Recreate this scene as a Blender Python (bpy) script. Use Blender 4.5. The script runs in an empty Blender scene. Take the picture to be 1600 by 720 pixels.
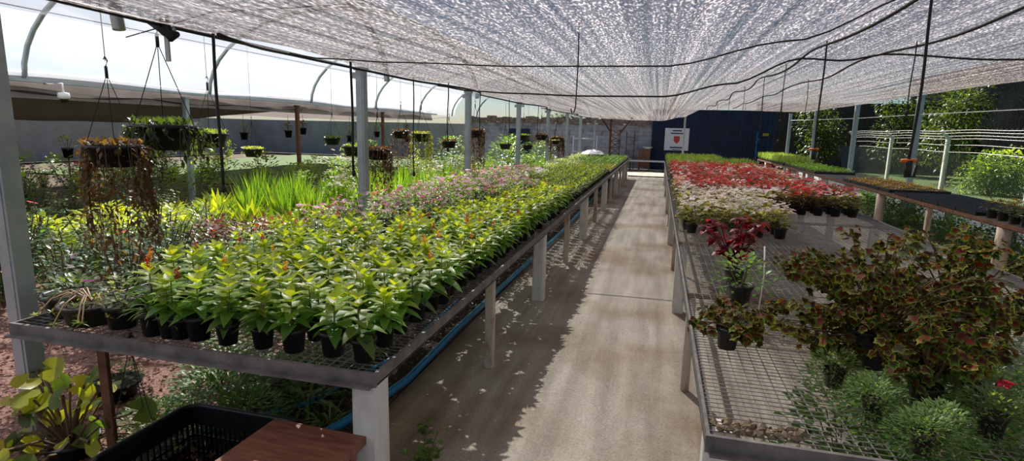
import bpy, math, random
from mathutils import Vector, Matrix, noise
R = random.Random(7)
sc = bpy.context.scene
C = sc.collection
PI = math.pi
rad = math.radians

# ------------------------------------------------------------------ camera
cam = bpy.data.objects.new('camera', bpy.data.cameras.new('camera')); C.objects.link(cam); sc.camera = cam
CAMZ = 1.68
cam.data.sensor_width = 36; cam.data.lens = 36 * 880 / 1600; cam.data.clip_start = .05; cam.data.clip_end = 500
PITCH, YAW, ROLL = rad(10.128), rad(14.278), rad(1.3)
cam.matrix_world = Matrix.Translation((0, 0, CAMZ)) @ Matrix.Rotation(YAW, 4, 'Z') @ Matrix.Rotation(PI/2 - PITCH, 4, 'X') @ Matrix.Rotation(ROLL, 4, 'Z')

# ------------------------------------------------------------------ light
w = bpy.data.worlds.new('sky'); sc.world = w; w.use_nodes = True
nt = w.node_tree; nt.nodes.clear()
sky = nt.nodes.new('ShaderNodeTexSky'); sky.sky_type = 'NISHITA'; sky.sun_disc = False
SUN_AZ, SUN_EL = rad(26), rad(45)
sky.sun_elevation = SUN_EL; sky.sun_rotation = -SUN_AZ; sky.dust_density = .6; sky.ozone_density = 2
bg = nt.nodes.new('ShaderNodeBackground'); bg.inputs['Strength'].default_value = .07
out = nt.nodes.new('ShaderNodeOutputWorld'); tint = nt.nodes.new('ShaderNodeMix'); tint.data_type = 'RGBA'; tint.blend_type = 'MULTIPLY'; tint.inputs[0].default_value = 1; tint.inputs[7].default_value = (.84, .97, 1.12, 1)
nt.links.new(sky.outputs[0], tint.inputs[6]); nt.links.new(tint.outputs[2], bg.inputs[0]); nt.links.new(bg.outputs[0], out.inputs[0])
sun = bpy.data.objects.new('sun', bpy.data.lights.new('sun', 'SUN')); C.objects.link(sun)
sun.data.energy = 12; sun.data.angle = rad(.55); sun.data.color = (1, .95, .87)
sdir = Vector((-math.sin(SUN_AZ) * math.cos(SUN_EL), math.cos(SUN_AZ) * math.cos(SUN_EL), math.sin(SUN_EL)))
sun.rotation_euler = sdir.to_track_quat('Z', 'Y').to_euler()
sc.view_settings.view_transform = 'Standard'; sc.view_settings.look = 'None'
sc.view_settings.exposure = .0; sc.view_settings.gamma = 1; sc.view_settings.use_curve_mapping = False
sc.cycles.max_bounces = 6; sc.cycles.transparent_max_bounces = 24
sc.cycles.diffuse_bounces = 3; sc.cycles.glossy_bounces = 2; sc.cycles.transmission_bounces = 4
sc.cycles.use_denoising = True; sc.cycles.sample_clamp_indirect = 4

# ------------------------------------------------------------------ materials
def new_mat(name):
    m = bpy.data.materials.new(name); m.use_nodes = True
    m.node_tree.nodes.clear(); return m, m.node_tree.nodes, m.node_tree.links
def N(ns, t, **k):
    n = ns.new(t)
    for a, b in k.items(): setattr(n, a, b)
    return n
def ramp(ns, stops):
    r = ns.new('ShaderNodeValToRGB'); e = r.color_ramp.elements
    while len(e) < len(stops): e.new(.5)
    for el, (p, c) in zip(e, stops): el.position = p; el.color = (*c, 1) if len(c) == 3 else c
    return r
def solid(name, c1, c2=None, rough=.7, metal=0, scale=8, bump=0, stretch=(1, 1, 1), detail=6, c3=None, lo=.35, hi=.65, spec=.4):
    m, ns, L = new_mat(name)
    p = N(ns, 'ShaderNodeBsdfPrincipled'); o = N(ns, 'ShaderNodeOutputMaterial'); L.new(p.outputs[0], o.inputs[0])
    p.inputs['Roughness'].default_value = rough; p.inputs['Metallic'].default_value = metal
    p.inputs['Specular IOR Level'].default_value = spec
    tc = N(ns, 'ShaderNodeTexCoord'); mp = N(ns, 'ShaderNodeMapping'); mp.inputs['Scale'].default_value = stretch
    L.new(tc.outputs['Object'], mp.inputs[0])
    nz = N(ns, 'ShaderNodeTexNoise'); nz.inputs['Scale'].default_value = scale; nz.inputs['Detail'].default_value = detail; nz.inputs['Roughness'].default_value = .65
    L.new(mp.outputs[0], nz.inputs['Vector'])
    st = [(lo, c1), (hi, c2 or c1)]
    if c3: st.append((min(.98, hi + .12), c3))
    rp = ramp(ns, st); L.new(nz.outputs[0], rp.inputs[0]); L.new(rp.outputs[0], p.inputs['Base Color'])
    if bump:
        b = N(ns, 'ShaderNodeBump'); b.inputs['Strength'].default_value = bump; b.inputs['Distance'].default_value = .02
        L.new(nz.outputs[0], b.inputs['Height']); L.new(b.outputs[0], p.inputs['Normal'])
    return m
def leafy(name, trans=.45, rough=.42, tint=(1.25, 1.15, .55), spec=.5):
    m, ns, L = new_mat(name)
    at = N(ns, 'ShaderNodeAttribute', attribute_name='Col'); oi = N(ns, 'ShaderNodeObjectInfo')
    hs = N(ns, 'ShaderNodeHueSaturation'); mr = N(ns, 'ShaderNodeMapRange'); mr.inputs['To Min'].default_value = .8; mr.inputs['To Max'].default_value = 1.2
    L.new(oi.outputs['Random'], mr.inputs[0]); L.new(mr.outputs[0], hs.inputs['Value']); L.new(at.outputs['Color'], hs.inputs['Color'])
    p = N(ns, 'ShaderNodeBsdfPrincipled'); p.inputs['Roughness'].default_value = rough; p.inputs['Specular IOR Level'].default_value = spec
    t = N(ns, 'ShaderNodeBsdfTranslucent'); mx = N(ns, 'ShaderNodeMixShader'); mx.inputs[0].default_value = trans
    vm = N(ns, 'ShaderNodeMix', data_type='RGBA', blend_type='MULTIPLY'); vm.inputs[0].default_value = 1
    vm.inputs[7].default_value = (*tint, 1); L.new(hs.outputs[0], vm.inputs[6])
    L.new(hs.outputs[0], p.inputs['Base Color']); L.new(vm.outputs[2], t.inputs[0])
    L.new(p.outputs[0], mx.inputs[1]); L.new(t.outputs[0], mx.inputs[2])
    o = N(ns, 'ShaderNodeOutputMaterial'); L.new(mx.outputs[0], o.inputs[0]); return m

LEAF = leafy('plant leaf', .52, .4, (1.6, 1.5, .5)); CLEAF = leafy('coleus leaf', .4, .65, (1.05, 1.15, .6), .15)
PETAL = leafy('petal', .5, .6, (1, 1, 1), .2)
BARK = solid('stem bark', (.10, .06, .03), (.2, .13, .07), .85)
GSTEM = leafy('green stem', .1)
POT = solid('black plastic pot', (.008, .008, .009), (.02, .02, .022), .45, scale=20)
SOIL = solid('potting soil', (.015, .009, .006), (.05, .03, .018), .95, scale=60, bump=.5)
STEEL = solid('galvanised steel', (.33, .38, .40), (.45, .50, .52), .45, .35, 5, detail=8)
ANGLE = solid('weathered angle steel', (.13, .12, .12), (.26, .24, .23), .55, .4, 9, c3=(.18, .09, .05))
RUST = solid('rusty steel', (.09, .04, .02), (.2, .09, .05), .8, .2, 14)
WIRE = solid('wire mesh', (.22, .21, .2), (.4, .39, .37), .45, .7, 12)
PAINT = solid('chipped white paint', (.24, .17, .12), (.66, .63, .57), .75, 0, 9, .25, (1, 1, .35), c3=(.74, .72, .67), lo=.3, hi=.42)
PAINT2 = solid('peeling cream paint', (.28, .15, .09), (.62, .52, .42), .75, 0, 11, .2, (1, 1, .3), lo=.32, hi=.5)
BLACK = solid('black rubber', (.01, .01, .011), (.02, .02, .02), .55)
BLUE = solid('blue plastic pipe', (.005, .14, .30), (.01, .2, .4), .35, 0, 3)
ORANGE = solid('orange plastic', (.7, .12, .02), (.8, .2, .03), .4)
WHITE = solid('white plastic', (.75, .77, .8), (.85, .86, .88), .35)
WOOD = solid('red brown wood', (.16, .055, .035), (.30, .12, .075), .45, 0, 5, .15, (1, 8, 1))
CABW = solid('brown cabinet wood', (.16, .06, .03), (.3, .13, .08), .5, 0, 5, .1, (6, 1, 1))
CRATE = solid('black crate plastic', (.006, .006, .008), (.014, .014, .017), .38)
GALV = WIRE

def concrete(name):
    m, ns, L = new_mat(name)
    p = N(ns, 'ShaderNodeBsdfPrincipled'); o = N(ns, 'ShaderNodeOutputMaterial'); L.new(p.outputs[0], o.inputs[0])
    tc = N(ns, 'ShaderNodeTexCoord')
    mp = N(ns, 'ShaderNodeMapping'); mp.inputs['Scale'].default_value = (7, .55, 1); L.new(tc.outputs['Object'], mp.inputs[0])
    n1 = N(ns, 'ShaderNodeTexNoise'); n1.inputs['Scale'].default_value = 1.1; n1.inputs['Detail'].default_value = 7; L.new(mp.outputs[0], n1.inputs[0])
    n2 = N(ns, 'ShaderNodeTexNoise'); n2.inputs['Scale'].default_value = .9; n2.inputs['Detail'].default_value = 5; L.new(tc.outputs['Object'], n2.inputs[0])
    n3 = N(ns, 'ShaderNodeTexNoise'); n3.inputs['Scale'].default_value = 70; n3.inputs['Detail'].default_value = 4; L.new(tc.outputs['Object'], n3.inputs[0])
    r1 = ramp(ns, [(.3, (.25, .21, .165)), (.52, (.38, .335, .275)), (.7, (.50, .45, .38))]); L.new(n1.outputs[0], r1.inputs[0])
    r2 = ramp(ns, [(.46, (1, 1, 1)), (.62, (.62, .47, .34)), (.76, (.42, .29, .2))]); L.new(n2.outputs[0], r2.inputs[0])
    r3 = ramp(ns, [(.3, (.7, .7, .7)), (.55, (1, 1, 1)), (.75, (1.12, 1.12, 1.12))]); L.new(n3.outputs[0], r3.inputs[0])
    m1 = N(ns, 'ShaderNodeMix', data_type='RGBA', blend_type='MULTIPLY'); m1.inputs[0].default_value = .85; L.new(r1.outputs[0], m1.inputs[6]); L.new(r2.outputs[0], m1.inputs[7])
    m2 = N(ns, 'ShaderNodeMix', data_type='RGBA', blend_type='MULTIPLY'); m2.inputs[0].default_value = 1; L.new(m1.outputs[2], m2.inputs[6]); L.new(r3.outputs[0], m2.inputs[7])
    L.new(m2.outputs[2], p.inputs['Base Color']); p.inputs['Roughness'].default_value = .62; p.inputs['Specular IOR Level'].default_value = .45
    b = N(ns, 'ShaderNodeBump'); b.inputs['Strength'].default_value = .5; b.inputs['Distance'].default_value = .006; L.new(n3.outputs[0], b.inputs['Height']); L.new(b.outputs[0], p.inputs['Normal'])
    return m
CONC = concrete('worn concrete')
EARTH = solid('garden earth', (.045, .03, .02), (.12, .08, .05), .95, 0, 12, .6)
BRICKCHIP = solid('brick chip ground', (.13, .06, .045), (.36, .2, .16), .9, 0, 45, .9, c3=(.5, .33, .27))
LAWN = solid('lawn', (.035, .07, .012), (.10, .16, .03), .9, 0, 25, .8)
CLOD = solid('dry earth clod', (.14, .10, .06), (.3, .24, .16), .95, 0, 30, .5)
CHIP = solid('brick chip', (.22, .10, .07), (.5, .30, .24), .85, 0, 3)

def net_mat(name, col, openness, sx, sy, thresh, dens=.95, trans=.5, shiny=0.0, STR=.1, stripe_c=.0, FL=1.4):
    # knitted screen: threads (diffuse + translucent + metallic gloss) with holes between them
    m, ns, L = new_mat(name)
    tc = N(ns, 'ShaderNodeTexCoord')
    def nz(vec, s, d=2):
        mp = N(ns, 'ShaderNodeMapping'); mp.inputs['Scale'].default_value = vec; L.new(tc.outputs['Object'], mp.inputs[0])
        n = N(ns, 'ShaderNodeTexNoise'); n.inputs['Scale'].default_value = s; n.inputs['Detail'].default_value = d; L.new(mp.outputs[0], n.inputs[0]); return n
    fine = nz((sx, sy, 1), 1, 1.0)
    stripe = nz((9, .25, 1), 1, 3)
    ad = N(ns, 'ShaderNodeMath', operation='MULTIPLY_ADD'); ad.inputs[1].default_value = STR; L.new(stripe.outputs[0], ad.inputs[0]); L.new(fine.outputs[0], ad.inputs[2])
    hole = N(ns, 'ShaderNodeMapRange'); hole.inputs['From Min'].default_value = thresh; hole.inputs['From Max'].default_value = thresh + .07
    hole.inputs['To Min'].default_value = dens; hole.inputs['To Max'].default_value = openness
    L.new(ad.outputs[0], hole.inputs[0])
    sparkle_ramp = ramp(ns, [(.36, tuple(c * .45 for c in col)), (.55, col), (.64, tuple(min(1, c * FL) for c in col))]); f2 = nz((95, 24, 1), 1, 1.5); L.new(f2.outputs[0], sparkle_ramp.inputs[0])  # bright flecks put the silver net's glitter into the thread colour
    if stripe_c:
        s2 = nz((26, .12, 1), 1, 4); sr = ramp(ns, [(.3, (1 - stripe_c,) * 3), (.5, (1, 1, 1)), (.7, (1 + stripe_c,) * 3)]); L.new(s2.outputs[0], sr.inputs[0])
        sm = N(ns, 'ShaderNodeMix', data_type='RGBA', blend_type='MULTIPLY'); sm.inputs[0].default_value = 1; L.new(sparkle_ramp.outputs[0], sm.inputs[6]); L.new(sr.outputs[0], sm.inputs[7]); fo = sm.outputs[2]
    else: fo = sparkle_ramp.outputs[0]
    d = N(ns, 'ShaderNodeBsdfDiffuse'); t = N(ns, 'ShaderNodeBsdfTranslucent'); L.new(fo, d.inputs[0]); L.new(fo, t.inputs[0])
    mx = N(ns, 'ShaderNodeMixShader'); mx.inputs[0].default_value = trans; L.new(d.outputs[0], mx.inputs[1]); L.new(t.outputs[0], mx.inputs[2])
    last = mx
    if shiny:
        g = N(ns, 'ShaderNodeBsdfGlossy'); g.inputs['Roughness'].default_value = .35; g.inputs[0].default_value = (.8, .8, .8, 1)
        m2 = N(ns, 'ShaderNodeMixShader'); m2.inputs[0].default_value = shiny; L.new(mx.outputs[0], m2.inputs[1]); L.new(g.outputs[0], m2.inputs[2]); last = m2
    tr = N(ns, 'ShaderNodeBsdfTransparent'); m3 = N(ns, 'ShaderNodeMixShader'); L.new(hole.outputs[0], m3.inputs[0]); L.new(tr.outputs[0], m3.inputs[1]); L.new(last.outputs[0], m3.inputs[2])
    o = N(ns, 'ShaderNodeOutputMaterial'); L.new(m3.outputs[0], o.inputs[0]); return m
NET = net_mat('aluminised shade net', (.205, .18, .18), .06, 330, 330, .585, .93, .55, .04, .05, .75, 4.0)
def cloth_mat(name, c, trans):
    m, ns, L = new_mat(name); d = N(ns, 'ShaderNodeBsdfDiffuse'); t = N(ns, 'ShaderNodeBsdfTranslucent'); mx = N(ns, 'ShaderNodeMixShader'); mx.inputs[0].default_value = trans
    tc = N(ns, 'ShaderNodeTexCoord'); n = N(ns, 'ShaderNodeTexNoise'); n.inputs['Scale'].default_value = 3; n.inputs['Detail'].default_value = 5; L.new(tc.outputs['Object'], n.inputs[0])
    r = ramp(ns, [(.3, tuple(x * .8 for x in c)), (.7, c)]); L.new(n.outputs[0], r.inputs[0]); L.new(r.outputs[0], d.inputs[0]); L.new(r.outputs[0], t.inputs[0])
    L.new(d.outputs[0], mx.inputs[1]); L.new(t.outputs[0], mx.inputs[2]); o = N(ns, 'ShaderNodeOutputMaterial'); L.new(mx.outputs[0], o.inputs[0]); return m
BROWNNET = cloth_mat('brown shade cloth', (.14, .12, .11), .3)
BEIGENET = cloth_mat('beige shade cloth', (.44, .38, .36), .35)
DARKNET = net_mat('black shade cloth', (.012, .014, .014), .9, 30, 30, .95, .995, .15)
def film_mat():
    m, ns, L = new_mat('greenhouse plastic film')
    t = N(ns, 'ShaderNodeBsdfTranslucent'); t.inputs[0].default_value = (.78, .80, .84, 1)
    d = N(ns, 'ShaderNodeBsdfDiffuse'); d.inputs[0].default_value = (.5, .52, .54, 1)
    tr = N(ns, 'ShaderNodeBsdfTransparent'); tr.inputs[0].default_value = (.97, .98, 1, 1)
    tc = N(ns, 'ShaderNodeTexCoord'); mp = N(ns, 'ShaderNodeMapping'); mp.inputs['Scale'].default_value = (.6, .6, 3); L.new(tc.outputs['Object'], mp.inputs[0])
    nz = N(ns, 'ShaderNodeTexNoise'); nz.inputs['Scale'].default_value = 1.5; nz.inputs['Detail'].default_value = 6; L.new(mp.outputs[0], nz.inputs[0])
    mr = N(ns, 'ShaderNodeMapRange'); mr.inputs['From Min'].default_value = .3; mr.inputs['From Max'].default_value = .7; mr.inputs['To Min'].default_value = .42; mr.inputs['To Max'].default_value = .6; L.new(nz.outputs[0], mr.inputs[0])
    a = N(ns, 'ShaderNodeMixShader'); a.inputs[0].default_value = .8; L.new(d.outputs[0], a.inputs[1]); L.new(t.outputs[0], a.inputs[2])
    b = N(ns, 'ShaderNodeMixShader'); L.new(mr.outputs[0], b.inputs[0]); L.new(tr.outputs[0], b.inputs[1]); L.new(a.outputs[0], b.inputs[2])
    o = N(ns, 'ShaderNodeOutputMaterial'); L.new(b.outputs[0], o.inputs[0]); return m
FILM = film_mat()
def brickwall_mat():
    m, ns, L = new_mat('whitewashed brick')
    p = N(ns, 'ShaderNodeBsdfPrincipled'); o = N(ns, 'ShaderNodeOutputMaterial'); L.new(p.outputs[0], o.inputs[0]); p.inputs['Roughness'].default_value = .9
    tc = N(ns, 'ShaderNodeTexCoord'); mp = N(ns, 'ShaderNodeMapping'); mp.inputs['Rotation'].default_value = (PI / 2, 0, 0); L.new(tc.outputs['Object'], mp.inputs[0])
    b = N(ns, 'ShaderNodeTexBrick'); b.inputs['Scale'].default_value = 1; b.inputs['Brick Width'].default_value = .38; b.inputs['Row Height'].default_value = .19; b.inputs['Mortar Size'].default_value = .012
    b.inputs['Color1'].default_value = (.50, .50, .53, 1); b.inputs['Color2'].default_value = (.42, .42, .45, 1); b.inputs['Mortar'].default_value = (.33, .33, .36, 1); L.new(mp.outputs[0], b.inputs[0])
    n = N(ns, 'ShaderNodeTexNoise'); n.inputs['Scale'].default_value = 2.5; n.inputs['Detail'].default_value = 8; L.new(tc.outputs['Object'], n.inputs[0])
    r = ramp(ns, [(.5, (1, 1, 1)), (.66, (.55, .45, .4))]); L.new(n.outputs[0], r.inputs[0])
    m1 = N(ns, 'ShaderNodeMix', data_type='RGBA', blend_type='MULTIPLY'); m1.inputs[0].default_value = .8; L.new(b.outputs[0], m1.inputs[6]); L.new(r.outputs[0], m1.inputs[7]); L.new(m1.outputs[2], p.inputs['Base Color'])
    return m
BRICK = brickwall_mat()
GREYWALL = solid('grey rendered wall', (.40, .36, .33), (.52, .47, .44), .9, 0, 1.5)
NAVY = solid('navy painted wall', (.008, .018, .05), (.014, .028, .07), .7, 0, 2)
RUSTBAND = solid('rusty eave', (.12, .07, .05), (.42, .34, .27), .9, 0, 6, 0, (1, 1, 3), c3=(.5, .44, .36))
LOWWALL = solid('white plastic panel', (.42, .47, .52), (.58, .62, .66), .6, 0, 3)

# ------------------------------------------------------------------ mesh helper
class MB:
    def __init__(s): s.v = []; s.f = []; s.m = []; s.c = []; s.sm = []
    def add(s, vs, fs, mi=0, col=(1, 1, 1), smooth=False):
        b = len(s.v); s.v += [tuple(v) for v in vs]
        for f in fs: s.f.append(tuple(b + i for i in f)); s.m.append(mi); s.sm.append(smooth)
        if isinstance(col, list): s.c += col
        else: s.c += [col] * len(vs)
    def box(s, a, b, mi=0, mat=None):
        x0, y0, z0 = a; x1, y1, z1 = b
        vs = [Vector(p) for p in ((x0, y0, z0), (x1, y0, z0), (x1, y1, z0), (x0, y1, z0), (x0, y0, z1), (x1, y0, z1), (x1, y1, z1), (x0, y1, z1))]
        if mat: vs = [mat @ v for v in vs]
        s.add(vs, [(0, 3, 2, 1), (4, 5, 6, 7), (0, 1, 5, 4), (1, 2, 6, 5), (2, 3, 7, 6), (3, 0, 4, 7)], mi)
    def tube(s, pts, r, n=6, mi=0, col=(1, 1, 1), cap=True):
        pts = [Vector(p) for p in pts]; k = len(pts); rs = r if isinstance(r, (list, tuple)) else [r] * k
        vs = []; up0 = None
        for i, p in enumerate(pts):
            d = (pts[min(i + 1, k - 1)] - pts[max(i - 1, 0)])
            d = d.normalized() if d.length > 1e-9 else Vector((0, 0, 1))
            if up0 is None:
                up0 = Vector((0, 0, 1)) if abs(d.z) < .9 else Vector((1, 0, 0))
            a = d.cross(up0)
            if a.length < 1e-4: a = d.orthogonal()
            a.normalize(); b = a.cross(d); up0 = b if abs(d.z) > .9 else up0
            for j in range(n):
                t = 2 * PI * j / n; vs.append(p + (a * math.cos(t) + b * math.sin(t)) * rs[i])
        fs = [(i * n + j, i * n + (j + 1) % n, (i + 1) * n + (j + 1) % n, (i + 1) * n + j) for i in range(k - 1) for j in range(n)]
        if cap: fs += [tuple(range(n))[::-1], tuple((k - 1) * n + j for j in range(n))]
        s.add(vs, fs, mi, col, n > 4)
    def lathe(s, prof, n=14, mi=0, c=(0, 0, 0), col=(1, 1, 1), sq=0):
        vs = []
        for r, z in prof:
            for j in range(n):
                t = 2 * PI * (j + .5) / n; q = 1
                if sq: q = min(1 / max(abs(math.cos(t)), abs(math.sin(t)), 1e-6), 1.28) * sq + (1 - sq)
                vs.append((c[0] + r * q * math.cos(t), c[1] + r * q * math.sin(t), c[2] + z))
        k = len(prof)
        fs = [(i * n + j, i * n + (j + 1) % n, (i + 1) * n + (j + 1) % n, (i + 1) * n + j) for i in range(k - 1) for j in range(n)]
        s.add(vs, fs, mi, col, True)
    def disc(s, r, z, n=14, mi=0, c=(0, 0)):
        s.add([(c[0] + r * math.cos(2 * PI * (j + .5) / n), c[1] + r * math.sin(2 * PI * (j + .5) / n), z) for j in range(n)], [tuple(range(n))], mi)
    def leaf(s, p, d, L, W, col, mi=0, droop=.25, fold=.15, shape=(.42, 1), col2=None, up=None, seg=2):
        p = Vector(p); d = Vector(d).normalized(); up = up or Vector((0, 0, 1))
        sd = d.cross(up)
        if sd.length < 1e-3: sd = d.orthogonal()
        sd.normalize(); n = sd.cross(d); n.normalize()
        col2 = col2 or col
        vs = [p]; cs = [col]; ts = (.3, .68) if seg == 2 else (.5,)
        for t in ts:
            cpt = p + d * (L * t) - Vector((0, 0, 1)) * (droop * L * t * t); wd = W * .5 * (1 if t < .4 else shape[1] * .78) if seg == 2 else W * .5
            vs += [cpt + sd * wd + n * (fold * wd), cpt, cpt - sd * wd + n * (fold * wd)]; cs += [col2, col, col2]
        vs.append(p + d * L - Vector((0, 0, 1)) * droop * L); cs.append(col2)
        if seg == 2: fs = [(0, 2, 1), (0, 3, 2), (1, 2, 5, 4), (2, 3, 6, 5), (4, 5, 7), (5, 6, 7)]
        else: fs = [(0, 2, 1), (0, 3, 2), (1, 2, 4), (2, 3, 4)]
        s.add(vs, fs, mi, cs, True)
    def mesh(s, name, mats):
        me = bpy.data.meshes.new(name); me.from_pydata(s.v, [], s.f); 
        for m in mats: me.materials.append(m)
        me.polygons.foreach_set('material_index', s.m); me.polygons.foreach_set('use_smooth', s.sm)
        a = me.color_attributes.new('Col', 'FLOAT_COLOR', 'POINT'); flat = []
        for c in s.c: flat += (c[0], c[1], c[2], 1)
        a.data.foreach_set('color', flat); me.update(); return me
def obj(name, mesh, parent=None, loc=(0, 0, 0), rot=0, scale=1):
    o = bpy.data.objects.new(name, mesh); C.objects.link(o)
    if parent: o.parent = parent
    o.location = loc; o.rotation_euler = (0, 0, rot); o.scale = (scale,) * 3 if not isinstance(scale, tuple) else scale
    return o
def tag(o, label=None, cat=None, group=None, kind=None):
    if label: o['label'] = label
    if cat: o['category'] = cat
    if group: o['group'] = group
    if kind: o['kind'] = kind
    return o
def build(mb, name, mats, parent=None, **k):
    return obj(name, mb.mesh(name, mats if isinstance(mats, list) else [mats]), parent, **k)
def one(name, mb, mats, label, cat, group=None, **k): return tag(build(mb, name, mats, None, **k), label, cat, group)
def thing(name, label, cat, loc=(0, 0, 0), rot=0, group=None, scale=1):
    return tag(obj(name, None, None, loc, rot, scale), label, cat, group)
def struct(name, mb, mats): return tag(build(mb, name, mats), None, None, None, 'structure')
ORD = ['', 'first', 'second', 'third', 'fourth', 'fifth', 'sixth', 'seventh', 'eighth', 'ninth', 'tenth', 'eleventh', 'twelfth', 'thirteenth', 'fourteenth', 'fifteenth', 'sixteenth', 'seventeenth', 'eighteenth', 'nineteenth']
TENS = ['', '', 'twent', 'thirt', 'fort', 'fift', 'sixt', 'sevent', 'eight', 'ninet']
def ordw(n):
    if n < 20: return ORD[n]
    if n >= 100: return 'one hundred and ' + ordw(n - 100) if n > 100 else 'hundredth'
    return TENS[n // 10] + 'ieth' if n % 10 == 0 else TENS[n // 10] + 'y-' + ORD[n % 10]
def jit(c, a=.15, r=R): k = 1 + r.uniform(-a, a); return tuple(max(0, x * k * (1 + r.uniform(-a, a) * .4)) for x in c)
def mix(a, b, t): return tuple(x + (y - x) * t for x, y in zip(a, b))
def pol(az, el): return Vector((math.cos(az) * math.cos(el), math.sin(az) * math.cos(el), math.sin(el)))
def colgrid(fn, xs, ys):   # heightfield helper
    vs = [fn(x, y) for y in ys for x in xs]; n = len(xs)
    fs = [(j * n + i, j * n + i + 1, (j + 1) * n + i + 1, (j + 1) * n + i) for j in range(len(ys) - 1) for i in range(n - 1)]
    return vs, fs
def lin(a, b, n): return [a + (b - a) * i / (n - 1) for i in range(n)]

# ------------------------------------------------------------------ setting
g = MB(); g.add([(-60, -12, -.03), (60, -12, -.03), (60, 70, -.03), (-60, 70, -.03)], [(0, 1, 2, 3)]); struct('ground', g, EARTH)
g = MB(); g.box((-1.5, -3, -.05), (5.6, 27, 0)); struct('floor', g, CONC)
g = MB(); vs, fs = colgrid(lambda x, y: (x, y, -.012 + .03 * noise.noise(Vector((x, y, 0)) * 1.3)), lin(-9, -1.52, 60), lin(-1, 5.4, 50)); g.add(vs, fs, 0, (1, 1, 1), True); struct('ground_gravel', g, BRICKCHIP)
g = MB(); vs, fs = colgrid(lambda x, y: (x, y, .01 + .03 * noise.noise(Vector((x, y, 4)))), lin(-20, -10.6, 20), lin(13.5, 29, 30)); g.add(vs, fs); struct('ground_lawn', g, LAWN)
g = MB(); vs, fs = colgrid(lambda x, y: (x, y, .02 + .05 * noise.noise(Vector((x, y, 4)) * .7)), lin(5.62, 16, 20), lin(0, 32, 30)); g.add(vs, fs); struct('ground_lawn_right', g, LAWN)
g = MB(); g.box((-24.3, 2, 0), (-24, 30, 1.95)); struct('wall_left', g, GREYWALL)
g = MB(); g.box((-24, 30, 0), (-9.3, 30.2, 1.95)); struct('wall_back_left', g, GREYWALL)
g = MB(); g.box((-9.3, 27.3, 0), (-.35, 27.55, 2.05)); struct('wall_back', g, BRICK)
g = MB()
for i in range(46):
    x = -9.3 + i * .195; g.box((x, 27.2 + R.uniform(-.04, .04), 2.05 + R.uniform(-.06, .03)), (x + .2, 27.6, 2.3 + R.uniform(-.06, .06)))
struct('trim_eave', g, RUSTBAND)
g = MB()
g.box((-.35, 27.1, 0), (4.9, 27.35, 2.75))
for i in range(27): g.box((-.33 + i * .195, 27.07, .02), (-.30 + i * .195, 27.11, 2.74))
struct('wall_navy', g, NAVY)
# raised sill at the path's far end
g = MB(); g.box((-1.1, 22.2, 0), (.3, 22.9, .06)); struct('floor_sill', g, CONC)

g = MB(); vs, fs = colgrid(lambda x, y: (x, y, .025 + .02 * noise.noise(Vector((x * 6, y * 6, 0)))), lin(-2.32, -1.51, 24), lin(1.5, 21, 160)); g.add(vs, fs, 0, (1, 1, 1), True); struct('ground_bed', g, SOIL)
# gravel chips lying on the brick-chip ground
g = MB()
for i in range(6500):
    x = R.uniform(-5.2, -2.3); y = R.uniform(1.6, 5.2); s = R.uniform(.008, .022); a = R.uniform(0, PI)
    m = Matrix.Translation((x, y, .004 + .02 * noise.noise(Vector((x, y, 0)) * 1.3))) @ Matrix.Rotation(a, 4, 'Z') @ Matrix.Rotation(R.uniform(-.5, .5), 4, 'X')
    vs = [m @ Vector(p) for p in ((-s, 0, 0), (0, -s * .7, -s * .3), (s, 0, 0), (0, s * .7, 0), (0, 0, s * .6))]
    g.add(vs, [(0, 1, 4), (1, 2, 4), (2, 3, 4), (3, 0, 4)])
tag(build(g, 'gravel', CHIP), 'reddish brick chips strewn over the ground under the left bench', 'gravel', None, 'stuff')
# ------------------------------------------------------------------ overhead net
PROF = [(-3.12, .63), (-2.6, .56), (-2, .53), (-1, .50), (0, .50), (.8, .66), (1.6, .96), (2.05, .93), (2.5, 1.0), (3.6, .93), (5.3, .90)]
def netz(x):
    for (a, b), (c, d) in zip(PROF, PROF[1:]):
        if x <= c:
            t = max(0, (x - a) / (c - a)); t = t * t * (3 - 2 * t); return CAMZ + b + (d - b) * t
    return CAMZ + PROF[-1][1]
def netp(x, y):
    z = netz(x) + .03 * noise.noise(Vector((x * .8, y * .35, 2))) + .012 * noise.noise(Vector((x * 6, y * .3, 7)))
    if x < -2.6: z += .03 * math.sin(y * 1.8)
    return (x, y, z)
g = MB(); vs, fs = colgrid(netp, lin(-3.12, 5.3, 130), lin(-2.5, 24, 160)); g.add(vs, fs, 0, (1, 1, 1), True)
one('shade_net', g, NET, 'silvery aluminised shade net sagging over the path and benches', 'shade net')
# cables running across and along under the net
def cable(pts, r, label, mat=BLACK, grp=None, name='support_cable', cat='cable'):
    g = MB(); g.tube(pts, r, 5); return one(name, g, mat, label, cat, grp)
cable([(x, 4.2 + .04 * x, netz(x) - .04) for x in lin(-3.1, 5.3, 60)], .006, 'black cable crossing under the silver net closest to the viewer')
cable([(x, 7.7, netz(x) - .035) for x in lin(-3.1, 5.3, 60)], .012, 'thin cable crossing under the silver net midway to the navy wall')
def wav(y): return -2.72 + .28 * math.sin(y * 1.25 - 1.2)
cable([(wav(y), y, netz(wav(y)) - .05) for y in lin(2.9, 22, 90)], .013, 'wavy black hose under the left edge of the silver net', name='irrigation_hose', cat='hose')
cable([(1.6 + .04 * math.sin(y * 1.7), y, netz(1.6) - .04 + .03 * math.sin(y * 1.9)) for y in lin(.8, 22, 80)], .014, 'black overhead hose above the right bench, closer to the path', name='irrigation_hose', cat='hose')
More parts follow.
